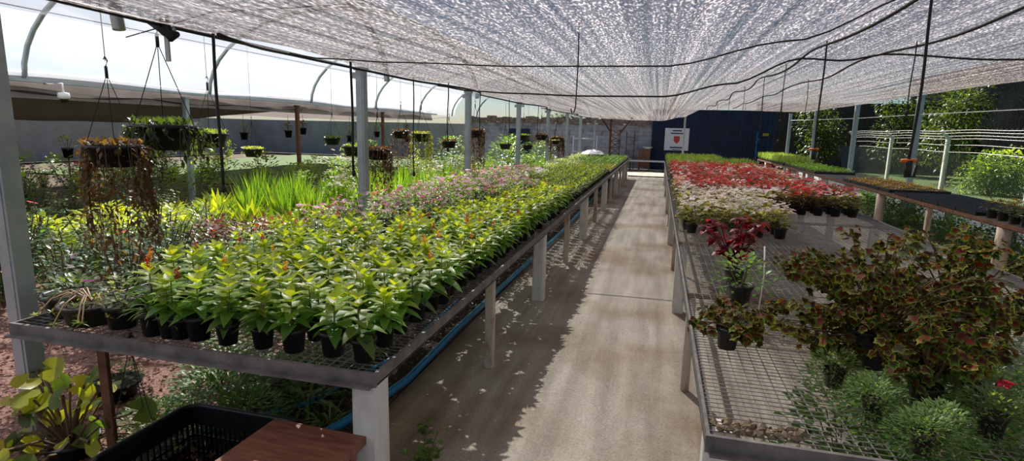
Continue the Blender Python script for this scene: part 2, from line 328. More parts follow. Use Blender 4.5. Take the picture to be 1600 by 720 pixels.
cable([(2.5 + .04 * math.sin(y * 1.3), y, netz(2.5) - .04 + .03 * math.sin(y * 1.6 + 1)) for y in lin(.8, 22, 80)], .014, 'black overhead hose farther right, next to the greenhouse edge', name='irrigation_hose', cat='hose')
# drip lines
def dripline(x, y, z0, z1, label, r=.008, valve=False, grp=None):
    t = thing('drip_hose', label, 'hose', (x, y, z1), 0, grp)
    H = z0 + .06 - z1; g = MB(); g.tube([(.006 * math.sin(k * .7 + y), .005 * math.cos(k * .6), H * (1 - k / 9)) for k in range(10)], r, 6); build(g, 'tube', BLACK, t)
    if valve:
        g = MB(); g.tube([(0, 0, .05), (0, 0, -.06)], .022, 8); g.tube([(.0, 0, -.05), (.035, 0, -.055), (.045, 0, .02)], .011, 6); build(g, 'valve', BLACK, t)
        g = MB(); g.tube([(-.05, 0, .045), (.04, 0, .05)], .014, 8); build(g, 'valve_handle', ORANGE, t)
    else:
        g = MB(); g.lathe([(.001, .03), (.016, .02), (.018, -.02), (.001, -.035)], 8); build(g, 'weight', BLACK, t)
    return t
dripline(1.6, 4.26, netz(1.6) - .05, 1.49, 'thick black hanging hose with orange valve over the right bench', .009, True)
dripline(1.6, 6.65, netz(1.6) - .05, 1.50, 'second black hanging hose with orange valve, farther down the right bench', .009, True)
dl = [(1.6, 8.6, 1.6), (1.6, 10.2, 1.6), (1.6, 12.5, 1.7), (1.6, 15, 1.75), (1.6, 18, 1.8), (2.5, 4.3, 2.15), (2.5, 6.9, 1.95), (2.5, 11.3, 2.0), (2.5, 13.5, 2.0), (2.5, 16, 1.9), (2.5, 19, 1.95)]
for i, (x, y, z) in enumerate(dl):
    dripline(x, y, netz(x) - .05, z, 'thin black drip line, %s from the front on the %s overhead hose' % (ordw((i if i < 5 else i - 5) + 1), 'inner' if x < 2 else 'outer'), .006, grp='drip lines over the right bench')
for i, (y, z) in enumerate([(3.38, 1.22), (4.75, 1.25), (6.1, 1.15), (7.2, 1.4), (8.6, 1.45), (10.4, 1.4), (13, 1.5)]):
    dripline(-3.0 + (0 if i == 0 else .25), y, netz(-2.8) - .04, z, 'black drip line hanging along the left net edge, %s from the front' % ordw(i + 1), .011 if i < 2 else .007, grp='drip lines on the left net edge')
g = MB(); g.tube([(0, 0, .5), (.004, 0, .25), (0, 0, .03), (-.008, 0, 0), (-.02, 0, 0), (-.026, 0, .02)], .0035, 5)
one('wire_hook', g, BLACK, 'bent wire hook hanging below the silver net over the path', 'hook', loc=(-.45, 3.1, 1.78))
# corner bundle
t = thing('net_tie', 'black knotted tie bundling the near left corner of the silver net', 'tie', (-3.0, 2.98, 2.22))
g = MB(); 
for k in range(4): g.tube([(-.12 + .05 * k, 0, .07 + .01 * k), (-.03 + .02 * k, .02, .03 - .01 * k), (.05 + .015 * k, 0, -.04 + .01 * k)], [.012, .035, .018], 8)
build(g, 'knot', BLACK, t)
g = MB(); g.box((.005, -.012, -.17), (.035, .0, .0)); build(g, 'strap', STEEL, t)
g = MB(); g.tube([(-.3, 0, -.02), (-.1, 0, .02), (.3, .05, .12), (1.2, .3, .2)], .004, 4); build(g, 'rope', BLACK, t)
cable([(-3.0, -1, 2.33), (-3.05, 1.5, 2.30), (-3.02, 3, 2.27), (-3.1, 5.5, 2.27)], .015, 'thick black edge rope of the silver net near its knotted corner', name='edge_rope', cat='rope')

# ------------------------------------------------------------------ steel posts
def post(x, y, z, s, label, mat=STEEL, grp=None, bracket=False):
    t = thing('steel_post', label, 'post', (x, y, 0), 0, grp)
    g = MB(); h = s / 2
    g.box((-h, -h, 0), (h, h, z)); g.box((-h - .004, -h * .6, 0), (-h, h * .6, z)); g.box((-h * .6, -h - .004, 0), (h * .6, -h, z)); build(g, 'shaft', mat, t)
    g = MB(); g.box((-h - .015, -h - .015, z - .02), (h + .015, h + .015, z + .015)); build(g, 'cap', mat, t)
    if bracket: g = MB(); g.box((-h - .05, -h, z - .1), (-h, h, z - .04)); build(g, 'bracket', mat, t)
for i in range(7):
    post(-3.1, 2.06 + 3.5 * i, 2.28, .088, 'grey steel post beside the left bench, %s from the viewer' % ordw(i + 1), grp='posts along the left bench', bracket=i > 0)
for i, y in enumerate([14.3, 18.4, 22.8, 27.0]):
    post(5.42, y, 2.62, .11, 'pale steel post behind the right-hand bench, %s from the viewer' % ordw(i + 1), grp='posts along the right bench')
post(.95, 24, 2.35, .07, 'slim green-grey post in front of the white sign')
for i, (x, y) in enumerate([(-8.9, 12.7), (-9.0, 9.3), (-8.9, 17.3)]):
    post(x, y, 2.15, .08 if i != 1 else .09, ['dark steel post beyond the garden with creeper at its foot', 'pale steel post behind the trailing hanging baskets', 'dark post under the gutter toward the back of the garden'][i], RUST if i != 1 else STEEL)
for i, (x, z) in enumerate([(-3.35, 2.2), (-2.75, 2.15), (-2.1, 2.2)]):
    post(x, 24.6 + i * .4, z, .07, 'thin post before the white brick wall, %s from the left' % ordw(i + 1), STEEL if i < 2 else RUST, 'posts before the brick wall')

# ------------------------------------------------------------------ plastic tunnel on the left
t = thing('plastic_tunnel', 'arched tunnel roof of white plastic film left of the silver net', 'greenhouse roof', (-6.06, 0, 2.22))
A, B = 2.86, 1.62
def arcp(th, y, o=0): return (-(A + o) * math.cos(th), y, (B + o) * math.sin(th))
g = MB(); vs, fs = colgrid(lambda th, y: arcp(th, y, .03 + .02 * noise.noise(Vector((th * 3, y * .6, 1)))), lin(0, PI, 30), lin(-6, 24.3, 66)); g.add(vs, fs, 0, (1, 1, 1), True); build(g, 'film', FILM, t)
for k in range(9):
    g = MB(); g.tube([arcp(th, 2.95 + 3.5 * (k - 1) - 0.1) for th in lin(0, PI, 22)], .035, 8); build(g, 'arch', STEEL, t)
for th in (.62, 1.1, 1.57, 2.2):
    g = MB(); g.tube([arcp(th, y, -.02) for y in lin(-6, 21.3, 12)], .009, 5); build(g, 'purlin_wire', BLACK, t)
for sx in (-1,):
    g = MB(); g.box((sx * A - .07, -6, -.012), (sx * A + .05, 22, 0)); g.box((sx * A - .07, -6, 0), (sx * A - .06, 22, .03)); g.box((sx * A + .04, -6, 0), (sx * A + .05, 22, .03)); build(g, 'gutter', STEEL, t)
g = MB(); vs, fs = colgrid(lambda y, z: (-9.1 - .02 * math.sin(y * 5) - .03 * math.sin(z * 9), y, z), lin(-2, 22, 80), lin(1.98, 2.36, 5)); g.add(vs, fs, 0, (1, 1, 1), True)
one('film_skirt', g, BEIGENET, 'strip of greyish film hanging along the left gutter', 'plastic film')
# rolled film and cloth below the gutter
g = MB(); vs = []; ys = lin(1, 13.2, 60); n = 9
vs, fs = colgrid(lambda u, y: (-9.06 - .9 * u, y, 2.08 + .05 * abs(math.sin(y * 1.3)) * (1 - u) - .05 * (1 - u) - (.42 * min(1, (13.4 - y) / 4)) * math.sin(u * PI * .55) - .03 * noise.noise(Vector((u * 2, y, 0)))), lin(0, 1, n), ys)
g.add(vs, fs, 0, (1, 1, 1), True); one('shade_curtain', g, BROWNNET, 'brown shade cloth slung below the gutter at the far left', 'shade cloth')
g = MB(); vs, fs = colgrid(lambda x, y: (x, y, 2.12 - .16 * math.sin((x + 9) / -7 * PI) - .04 * math.sin(y * 1.8)), lin(-16, -9.1, 24), lin(4, 24, 50))
g.add(vs, fs, 0, (1, 1, 1), True); one('shade_curtain', g, BEIGENET, 'beige shade cloth stretched overhead beyond the left gutter', 'shade cloth')
g = MB(); g.tube([(-9.0, y, 2.30 + .03 * math.sin(y * 1.1)) for y in lin(2, 21, 50)], .045, 8); one('rolled_film', g, WHITE, 'roll of loose white film lying along the left gutter', 'plastic film')
t = thing('security_camera', 'small white dome camera under the gutter at the far left', 'camera', (-8.55, 6.6, 2.0))
g = MB(); g.lathe([(.001, .08), (.07, .07), (.08, 0), (.06, -.02)], 12); build(g, 'housing', WHITE, t)
g = MB(); g.lathe([(.055, -.02), (.04, -.06), (.001, -.075)], 12); build(g, 'lens_dome', BLACK, t)
g = MB(); g.tube([(0, 0, .08), (0, 0, .2), (-.35, 0, .2)], .015, 6); build(g, 'bracket', WHITE, t)

# ------------------------------------------------------------------ benches
def bench(name, label, x0, x1, y0, y1, z, legs, mats=(ANGLE, PAINT, PAINT2), sx=.045, sy=.035, cross=1.75):
    t = thing(name, label, 'bench')
    for nm, a, b in (('side_rail', (x0, y0, z - .05), (x0 + .012, y1, z + .004)), ('side_rail', (x1 - .012, y0, z - .05), (x1, y1, z + .004)), ('end_rail', (x0 - .003, y0 - .003, z - .052), (x1 + .003, y0 + .012, z + .006)), ('end_rail', (x0, y1 - .012, z - .05), (x1, y1, z + .004))):
        g = MB(); g.box(a, b)
        dx, dy = b[0] - a[0], b[1] - a[1]
        if dx > dy: g.box((a[0] + .012, a[1] if a[1] == y0 else a[1] - .03, z - .052), (b[0] - .012, b[1] + (.03 if a[1] == y0 else 0), z - .044))
        else: g.box((a[0] - (0 if a[0] == x0 else .03), a[1] + .012, z - .052), (b[0] + (.03 if a[0] == x0 else 0), b[1] - .012, z - .044))
        build(g, nm, mats[0], t)
    y = y0 + cross
    while y < y1 - .3:
        g = MB(); g.box((x0 + .015, y, z - .04), (x1 - .015, y + .03, z - .012)); build(g, 'cross_bar', RUST, t); y += cross
    g = MB(); n = int((x1 - x0 - .03) / sx)
    for i in range(1, n): x = x0 + .015 + i * sx; g.box((x - .0013, y0 + .012, z - .008), (x + .0013, y1 - .012, z - .004))
    n = int((y1 - y0 - .03) / sy)
    for i in range(1, n): yy = y0 + .015 + i * sy; g.box((x0 + .012, yy - .0012, z - .004), (x1 - .012, yy + .0012, z - .001))
    build(g, 'wire_mesh_top', WIRE, t)
    for (lx, ly, s, kind) in legs:
        g = MB()
        if kind == 'round':
            g.tube([(lx, ly, 0), (lx, ly, z - .052)], s / 2, 12)
        elif kind == 'steel':
            g.box((lx - s / 2, ly - .004, 0), (lx + s / 2, ly + .004, z - .05)); g.box((lx - s / 2, ly, 0), (lx - s / 2 + .006, ly + s, z - .05))
        else:
            h = s / 2; b = h * .22; zt = z - .052
            ring = [(-h + b, -h), (h - b, -h), (h, -h + b), (h, h - b), (h - b, h), (-h + b, h), (-h, h - b), (-h, -h + b)]
            vs = [(lx + p * 1.03, ly + q * 1.03, 0) for p, q in ring] + [(lx + p, ly + q, zt) for p, q in ring]
            g.add(vs, [(i, (i + 1) % 8, 8 + (i + 1) % 8, 8 + i) for i in range(8)] + [tuple(range(7, -1, -1)), tuple(range(8, 16))])
        build(g, 'leg', {'round': mats[2], 'thick': mats[1], 'thin': mats[2], 'steel': RUST}[kind], t)
    return t
ZT = .72
legs = []
for i in range(12):
    y = 1.95 + 1.72 * i; thick = i % 2 == 0
    legs.append((-1.08, y, .115 if thick else .062, 'thick' if thick else 'thin'))
    if i: legs.append((-2.88, y, .1, 'thick'))
legs += [(-2.45, 1.93, .05, 'steel')]
bench('plant_bench', 'long wire-topped bench left of the concrete path', -2.93, -1.02, 1.88, 21.6, ZT, legs)
legs = []
for i in range(11):
    y = 1.97 + 1.72 * i; thick = i % 2 == 0
    legs.append((.27, y, .1 if thick else .055, 'thick' if thick else 'round')); legs.append((2.5, y + .2, .09, 'thick'))
bench('plant_bench', 'wire-topped bench right of the path with large coleus at its front', .21, 2.56, 1.78, 20.5, ZT, legs)
legs = []
for i in range(11):
    y = 5.9 + 1.95 * i
    legs.append((4.04, y, .15 if i % 2 else .07, 'round' if i % 2 else 'thin')); legs.append((5.15, y, .09, 'thick'))
bench('plant_bench', 'far right rusty-edged bench in front of the pale posts', 3.98, 5.22, 4.2, 26.5, ZT, legs, (RUST, PAINT, PAINT2))
g = MB(); g.box((5.5, 2, 0), (5.54, 27, .5)); g.box((5.48, 2, .48), (5.56, 27, .52)); struct('wall_low_right', g, LOWWALL)

# ------------------------------------------------------------------ plants: makers of meshes
def pot_mesh(r=.055, h=.095, sq=0, n=14, mat=POT):
    g = MB(); g.lathe([(.001, 0), (r * .78, 0), (r * .97, h * .84), (r * 1.08, h * .84), (r * 1.1, h), (r * 1.0, h), (r * .95, h * .9)], n, 0, sq=sq); g.disc(r * .97, h * .9, n, 1)
    return g.mesh('pot', [mat, SOIL])
POTM = pot_mesh(.05, .098); POTS = [POTM]
def foliage(fn, mats=None): g = MB(); fn(g); return g.mesh('foliage', mats or [LEAF, GSTEM])
def celosia(seed, stem_h=.15, n_tier=6):
    r = random.Random(seed)
    def fn(g):
        for s in range(r.choice((1, 2, 2))):
            bx, by = (r.uniform(-.018, .018), r.uniform(-.018, .018)); h = stem_h * r.uniform(.8, 1.1); lx, ly = bx * 1.6, by * 1.6
            g.tube([(bx, by, .08), (lx, ly, .09 + h)], [.0045, .0025], 5, 1, (.2, .16, .05))
            az = r.uniform(0, 6)
            for k in range(n_tier):
                t = k / (n_tier - 1); z = .1 + h * (.1 + .9 * t)
                for j in range(4 if t > .5 else 3):
                    a = az + j * 2 * PI / (4 if t > .5 else 3) + r.uniform(-.3, .3); el = -.05 + .8 * t ** 1.5 + r.uniform(-.2, .2)
                    L = (.122 - .048 * t) * r.uniform(.8, 1.15)
                    c = mix((.10, .27, .05), (.44, .53, .06), t ** 1.3); c = jit(c, .22, r)  # young tips are yellow-green; sun glow is added to their colour
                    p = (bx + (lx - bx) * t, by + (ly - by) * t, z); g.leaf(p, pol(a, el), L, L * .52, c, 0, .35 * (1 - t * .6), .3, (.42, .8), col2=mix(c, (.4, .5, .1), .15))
                az += .9
    return foliage(fn)
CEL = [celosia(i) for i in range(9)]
def plume(c, seed):
    r = random.Random(seed); g = MB()
    for i in range(26):
        t = r.random(); g.leaf((r.uniform(-.006, .006), r.uniform(-.006, .006), .27 + .05 * t), pol(r.uniform(0, 6.3), r.uniform(.3, 1.3)), .022 * (1.3 - t * .6), .009, jit(c, .25, r), seg=1)
    return g.mesh('flower_plume', [PETAL])
PLUMES = [plume((.75, .12, .03), 1), plume((.55, .03, .06), 2), plume((.8, .35, .05), 3)]
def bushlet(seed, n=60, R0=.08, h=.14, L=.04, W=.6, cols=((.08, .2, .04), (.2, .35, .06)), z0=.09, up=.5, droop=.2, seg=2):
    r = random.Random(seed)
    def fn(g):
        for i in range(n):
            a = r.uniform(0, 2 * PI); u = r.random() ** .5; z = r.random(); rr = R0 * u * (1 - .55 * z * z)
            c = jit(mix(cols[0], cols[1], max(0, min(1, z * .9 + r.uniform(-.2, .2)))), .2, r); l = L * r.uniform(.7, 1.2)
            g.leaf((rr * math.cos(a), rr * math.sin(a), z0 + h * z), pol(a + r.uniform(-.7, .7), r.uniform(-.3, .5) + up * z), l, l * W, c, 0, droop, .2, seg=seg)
        for i in range(4):
            a = r.uniform(0, 6.3); g.tube([(0, 0, z0 - .02), (R0 * .5 * math.cos(a), R0 * .5 * math.sin(a), z0 + h * .8)], .003, 4, 1, (.15, .14, .05), False)
    return foliage(fn)
def flower(g, p, r0, c, n=5, rr=R, cc=None, tilt=.6):
    p = Vector(p); ax = Vector((rr.uniform(-tilt, tilt), rr.uniform(-tilt, tilt), 1)).normalized(); a = ax.orthogonal().normalized(); b = ax.cross(a); ph = rr.uniform(0, 6)
    for k in range(n):
        t = ph + k * 2 * PI / n; d = a * math.cos(t) + b * math.sin(t); s = a * math.cos(t + 1.57) + b * math.sin(t + 1.57)
        c1 = jit(c, .1, rr)
        g.add([p, p + d * r0 * .6 + s * r0 * .38 + ax * r0 * .15, p + d * r0 + ax * r0 * .08, p + d * r0 * .6 - s * r0 * .38 + ax * r0 * .15], [(0, 1, 2, 3)], 0, [cc or c1, c1, c1, c1], True)
def blossoms(seed, n, R0, z0, h, r0, c, pet=5, cc=None, name='blossom'):
    r = random.Random(seed); out = []
    g = MB()
    for i in range(n):
        a = r.uniform(0, 2 * PI); u = r.random() ** .5 * R0; flower(g, (u * math.cos(a), u * math.sin(a), z0 + h * r.random()), r0 * r.uniform(.75, 1.15), jit(c, .12, r), pet, r, cc)
    return g.mesh(name, [PETAL])
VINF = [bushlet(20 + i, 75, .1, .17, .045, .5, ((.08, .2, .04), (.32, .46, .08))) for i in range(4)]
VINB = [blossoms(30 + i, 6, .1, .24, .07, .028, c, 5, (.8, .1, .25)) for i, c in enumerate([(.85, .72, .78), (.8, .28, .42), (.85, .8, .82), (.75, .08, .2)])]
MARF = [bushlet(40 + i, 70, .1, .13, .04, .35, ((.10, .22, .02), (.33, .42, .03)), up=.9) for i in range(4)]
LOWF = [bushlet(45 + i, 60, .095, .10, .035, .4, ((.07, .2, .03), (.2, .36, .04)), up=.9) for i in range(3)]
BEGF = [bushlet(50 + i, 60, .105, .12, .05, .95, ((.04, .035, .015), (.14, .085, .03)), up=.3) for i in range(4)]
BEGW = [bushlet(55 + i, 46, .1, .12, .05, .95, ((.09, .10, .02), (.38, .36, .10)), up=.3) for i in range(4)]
def truss(seed, c, n=9, name='blossom'): return blossoms(seed, n, .11, .20, .06, .027, c, 4, mix(c, (.6, .3, .1), .15), name)
BRED = [truss(60 + i, c, 11) for i, c in enumerate([(.62, .03, .035), (.7, .05, .05), (.55, .02, .03), (.75, .2, .22)])]
BWHI = [truss(70 + i, c, 11) for i, c in enumerate([(.88, .85, .82), (.85, .8, .74), (.86, .72, .68)])]
SMALLPOT = pot_mesh(.05, .085)

PL = []   # (object, kind key) for labels by place
def plant(name, parts, loc, label, cat, group=None, rot=None, s=1, r=R):
    t = thing(name, label, cat, loc, r.uniform(0, 6.28) if rot is None else rot, group, s)
    for nm, me in parts: obj(nm, me, t)
    return t

def single(name, me, loc, rot, s, label, cat, group): t = thing(name, label, cat, loc, rot, group, s); obj('foliage', me, t); return t
# ---- left bench: celosia block
DX, DY = .163, .172
row = 0; y = 2.0; zt = ZT
cel = 0; vin = 0
while y < 7.6:
    row += 1; col = 0; x = -1.13
    xlim = -2.62 if y > 2.5 else -2.15
    if y > 3.9: xlim = -2.05 + (y - 3.9) * .16
    while x > xlim:
        col += 1
        if not (row < 3 and col in (2,) and False):
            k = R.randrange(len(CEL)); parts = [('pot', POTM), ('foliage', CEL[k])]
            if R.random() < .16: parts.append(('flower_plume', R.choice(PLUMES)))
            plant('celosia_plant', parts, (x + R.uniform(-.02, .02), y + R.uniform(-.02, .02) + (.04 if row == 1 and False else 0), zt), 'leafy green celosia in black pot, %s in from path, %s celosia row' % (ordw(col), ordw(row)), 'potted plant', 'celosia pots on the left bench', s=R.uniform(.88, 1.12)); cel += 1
        x -= DX
    y += DY
# ---- vinca behind
row = 0; y = 4.0
while y < 10.4:
    row += 1; col = 0; x = -2.82
    xr = -2.16 + (y - 3.9) * .16 if y < 7.6 else -1.75 - (y - 7.6) * .12
    while x < xr:
        col += 1; k = R.choices([0, 1, 2, 3], [5, 3 if y > 6 else 2, 4, 1.3])[0]
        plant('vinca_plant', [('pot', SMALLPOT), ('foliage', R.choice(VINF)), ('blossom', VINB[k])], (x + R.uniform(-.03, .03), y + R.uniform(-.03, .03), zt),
              '%s vinca on left bench, %s from outer edge, %s vinca row' % (['pale pink', 'rose pink', 'white', 'magenta'][k], ordw(col), ordw(row)), 'potted plant', 'vinca pots along the outer edge of the left bench', s=R.uniform(.9, 1.15))
        x += .2
    y += .21
# ---- yellow-green marigold-like plants farther on
row = 0; y = 7.75
while y < 13.2:
    row += 1; col = 0; x = -1.13
    xl = -1.72 - (y - 7.6) * .12 if y < 10.4 else -2.1
    while x > xl:
        col += 1
        plant('marigold_plant', [('pot', SMALLPOT), ('foliage', R.choice(MARF))], (x, y + R.uniform(-.02, .02), zt), 'yellow-green bushy marigold on left bench, %s from path, %s marigold row' % (ordw(col), ordw(row)), 'potted plant', 'yellow-green marigolds on the left bench', s=R.uniform(.9, 1.15))
        x -= .19
    y += .2
# ---- seedling trays
def tray_mesh(w=.5, l=.3, h=.06):
    g = MB(); g.box((-w / 2, -l / 2, 0), (w / 2, l / 2, .005))
    for a, b in (((-w/2, -l/2, 0), (w/2, -l/2 + .008, h)), ((-w/2, l/2 - .008, 0), (w/2, l/2, h)), ((-w/2, -l/2, 0), (-w/2 + .008, l/2, h)), ((w/2 - .008, -l/2, 0), (w/2, l/2, h))): g.box(a, b)
    g.box((-w/2 - .008, -l/2 - .008, h - .006), (w/2 + .008, -l/2 + .004, h)); g.box((-w/2 - .008, l/2 - .004, h - .006), (w/2 + .008, l/2 + .008, h))
    g.box((-w/2 + .01, -l/2 + .01, .02), (w/2 - .01, l/2 - .01, h - .012), 1)
    return g.mesh('tray', [POT, SOIL])
TRAY = tray_mesh()
def seedlings(seed, h, cols, L, n=150, W=.35, el=(.2, 1.2), w=.5, l=.3, z=.045):
    r = random.Random(seed); g = MB()
    for i in range(n):
        x, y = r.uniform(-w/2, w/2), r.uniform(-l/2, l/2); zz = z + r.random() * h * .8; ll = L * r.uniform(.6, 1.3)
        g.leaf((x, y, zz), pol(r.uniform(0, 6.3), r.uniform(*el)), ll, ll * W, jit(mix(cols[0], cols[1], r.random()), .2, r), 0, .15, .2, seg=1)
    return g.mesh('seedlings', [LEAF])
SG = [seedlings(80 + i, .1, ((.08, .22, .03), (.24, .42, .05)), .05) for i in range(3)]
SY = [seedlings(84 + i, .09, ((.22, .3, .02), (.5, .42, .04)), .045) for i in range(2)]
SW = [seedlings(87 + i, .14, ((.3, .42, .2), (.75, .78, .62)), .06) for i in range(2)]
SH = [seedlings(90 + i, .22, ((.10, .2, .06), (.28, .38, .12)), .13, 260, .09, (.9, 1.5)) for i in range(3)]
SR = [seedlings(94 + i, .07, ((.3, .36, .05), (.38, .08, .03)), .035) for i in range(2)]
def tray(x, y, zt, sm, label, group, rot=PI / 2):
    t = thing('seedling_tray', label, 'seedling tray', (x, y, zt), rot, group); obj('tray', TRAY, t); o = obj('seedlings', R.choice(sm), t); o['kind'] = 'stuff'
row = 0; y = 13.6
while y < 21.4:
    row += 1
    for col, x in enumerate((-1.22, -1.55, -1.88, -2.21, -2.54, -2.8)):
        if col == 5 and y < 15: continue
        sm = SY if (y < 15.3 and col < 3) else (SG if col < 4 or row % 3 else SW)
        if 13 < y < 16 and col >= 3: sm = SW
        tray(x, y, zt, sm, '%s seedling tray on left bench, %s in from path, %s tray row' % ({id(SY): 'yellow-green', id(SG): 'green', id(SW): 'whitish'}[id(sm)], ordw(col + 1), ordw(row)), 'seedling trays on the left bench')
    y += .54
# white cloth bundle on the left bench
g = MB(); vs, fs = colgrid(lambda x, y: (x, y, .02 + .13 * max(0, 1 - (x * x / .16 + y * y / .2)) ** .6 * (1 + .4 * noise.noise(Vector((x * 9, y * 9, 0))))), lin(-.4, .4, 22), lin(-.45, .45, 22)); g.add(vs, fs, 0, (1, 1, 1), True)
one('cloth_bundle', g, WHITE, 'crumpled white-violet sheet lying on the left bench behind the pink vincas', 'cloth', loc=(-2.45, 11.6, zt + .03))
one('cloth_bundle', g, WHITE, 'crumpled white sheet at the far end of the left bench', 'cloth', loc=(-2.3, 20.6, zt + .16))

# ---- right bench begonias
row = 0; y = 5.75; cnt = 0
while y < 14.6:
    row += 1; x = .36; col = 0
    while x < 2.5:
        col += 1; white = (x < 1.22 and y < 8.0) or R.random() < .17 ; skip = (x > 1.28 and y < 7.55 + R.uniform(-.1, .1))
        if not skip:
            f = BEGW if white else BEGF; b = R.choice(BWHI if white else BRED)
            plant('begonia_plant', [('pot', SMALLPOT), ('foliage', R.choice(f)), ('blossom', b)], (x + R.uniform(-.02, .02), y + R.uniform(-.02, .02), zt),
                  '%s begonia on right bench, %s from path in %s begonia row' % ('white' if white else 'red', ordw(col), ordw(row)), 'potted plant', ('white' if white else 'red') + ' begonias on the right bench', s=R.uniform(1.05, 1.3))
            cnt += 1
        x += .2
    y += .21 if y < 9 else .28
# green herb trays at the back of bench
row = 0; y = 14.95
while y < 20.4:
    row += 1
    for col, x in enumerate((.42, .75, 1.08, 1.41, 1.74, 2.07, 2.38)):
        if col > 4 and y > 18: continue
        sm = SG if y < 15.8 else SH
        tray(x, y, zt, sm, '%s on right bench, %s from path, %s tray row behind begonias' % ('green seedling tray' if sm is SG else 'tall grassy herb tray', ordw(col + 1), ordw(row)), 'seedling trays behind the begonias')
    y += .54
# ---- far right bench trays
def fr(y0, y1, xs, sm, nm, grp):
    y = y0; row = 0
    while y < y1:
        row += 1
        for col, x in enumerate(xs): tray(x, y, zt, sm, '%s, %s from edge, %s row from front' % (nm, ordw(col + 1), ordw(row)), grp)
        y += .54
fr(11.7, 14.0, (4.2, 4.53, 4.86), SR, 'red-tipped seedling tray on far right bench', 'red-tipped trays on the far right bench')
fr(16.6, 20.2, (4.15, 4.48, 4.81), SG, 'green seedling tray on far right bench', 'green trays on the far right bench')
fr(20.6, 25.8, (4.15, 4.48, 4.81), SH, 'tall green tray at back of far right bench', 'tall green trays on the far right bench')
# empty plug trays (black) on the far right bench
def plug():
    g = MB(); 
    for i in range(10):
        for j in range(6):
            x, y = -.25 + .05 * i + .025, -.15 + .05 * j + .025; g.box((x - .021, y - .021, 0), (x + .021, y + .021, .035), 1)
    for i in range(11): g.box((-.252 + .05 * i, -.152, .0), (-.246 + .05 * i, .152, .045))
    for j in range(7): g.box((-.252, -.152 + .05 * j, 0), (.252, -.146 + .05 * j, .045))
    return g.mesh('plug_tray', [POT, SOIL])
PLUG = plug(); y = 8.75; row = 0
while y < 10.9:
    row += 1
    for col, x in enumerate((4.18, 4.52, 4.86)):
        tag(obj('plug_tray', PLUG, None, (x, y, zt), PI / 2), 'empty black plug tray on far right bench, %s from bench edge, %s row' % (ordw(col + 1), ordw(row)), 'seedling tray', 'empty plug trays on the far right bench')
    y += .53
DKF = [bushlet(100 + i, 40, .08, .1, .05, .5, ((.05, .10, .02), (.22, .12, .04))) for i in range(2)]
YLF = [blossoms(103, 8, .07, .19, .05, .035, (.85, .6, .02), 7), blossoms(104, 6, .07, .17, .05, .03, (.8, .68, .1), 7)]
row = 0; y = 5.2
while y < 8.4:
    row += 1
    for col, x in enumerate((4.12, 4.34, 4.56, 4.78, 5.0)):
        yl = (y < 7.6 and col > 1)
        parts = [('pot', SMALLPOT), ('foliage', R.choice(DKF if not yl else MARF))] + ([('blossom', R.choice(YLF))] if yl else [])
        plant('celosia_plant' if not yl else 'marigold_plant', parts, (x, y, zt), '%s on far right bench, %s from bench edge, %s row' % ('yellow-flowered plant in black pot' if yl else 'dark-leaved plant in black pot', ordw(col + 1), ordw(row)), 'potted plant', 'small pots on the far right bench', s=1.25)
    y += .24

# ---- big coleus plants
def coleus_leaf(g, p, d, L, r, dark=.5):
    d = Vector(d).normalized(); sd = d.cross(Vector((r.uniform(-.7, .7), r.uniform(-1.1, .2), 1)));
    if sd.length < .01: sd = Vector((1, 0, 0))
    sd.normalize(); n = sd.cross(d).normalized(); p = Vector(p)
    k = 11; ring = []; inner = []
    for i in range(k):
        t = i / (k - 1) * 2 - 1; ang = t * 2.5; rr = (.55 if i % 2 else .78) * (1.25 - .35 * abs(t)) if i not in (0, k - 1) else .28
        c = p + d * L * .42
        ring.append(c + (d * math.cos(ang) * rr + sd * math.sin(ang) * rr * .72) * L * .62 - Vector((0, 0, 1)) * L * .12 * rr + n * .1 * L * abs(math.sin(ang)))
        inner.append(c + (d * math.cos(ang) * rr + sd * math.sin(ang) * rr * .72) * L * .40)
    mar = jit(r.choice([(.07, .008, .016), (.12, .008, .016), (.035, .008, .010), (.2, .012, .025)]), .3, r); rim = jit(r.choice([(.17, .30, .04), (.38, .42, .06), (.09, .18, .02)]), .25, r)
    c = p + d * L * .42
    vs = [c] + inner + ring; cs = [mar] + [mix(mar, rim, .15)] * k + [rim] * k
    fs = [(0, 1 + i, 2 + i) for i in range(k - 1)] + [(1 + i, 1 + k + i, 2 + k + i, 2 + i) for i in range(k - 1)] + [(0, k, 1)]
    g.add(vs, fs, 0, cs, True)
def coleus(seed, Rx, Ry, H, nb, L=.06):
    r = random.Random(seed); g = MB(); st = MB()
    for b in range(nb):
        a = r.uniform(0, 2 * PI); u = r.random() ** .5; hz = H * (r.uniform(.35, 1.22)) * (1 - .5 * u * u) if r.random() < .8 else r.uniform(-.04, .12)
        ex, ey = Rx * u * math.cos(a), Ry * u * math.sin(a)
        pts = [Vector((ex * t, ey * t, .1 + (hz) * (1 - (1 - t) ** 1.8))) for t in (0, .3, .6, .85, 1)]
        pts = [p + Vector((r.uniform(-.015, .015), r.uniform(-.015, .015), 0)) for p in pts]
        st.tube(pts, [.005, .004, .003, .0022, .0015], 5, 0, (1, 1, 1), False)
        for q in range(20):
            t = r.uniform(.25, 1) ** .7 if q < 17 else 1; i = min(3, int(t * 4)); p = pts[i].lerp(pts[i + 1], min(1, t * 4 - i)) if i < 4 else pts[-1]
            coleus_leaf(g, p + Vector((r.uniform(-.03, .03), r.uniform(-.03, .03), r.uniform(-.03, .02))), pol(r.uniform(0, 6.3), r.uniform(-1.1, .2)), L * r.uniform(.55, 1.3), r)
    return g.mesh('foliage', [CLEAF]), st.mesh('branches', [BARK])
BIGPOT = pot_mesh(.11, .17, n=20)
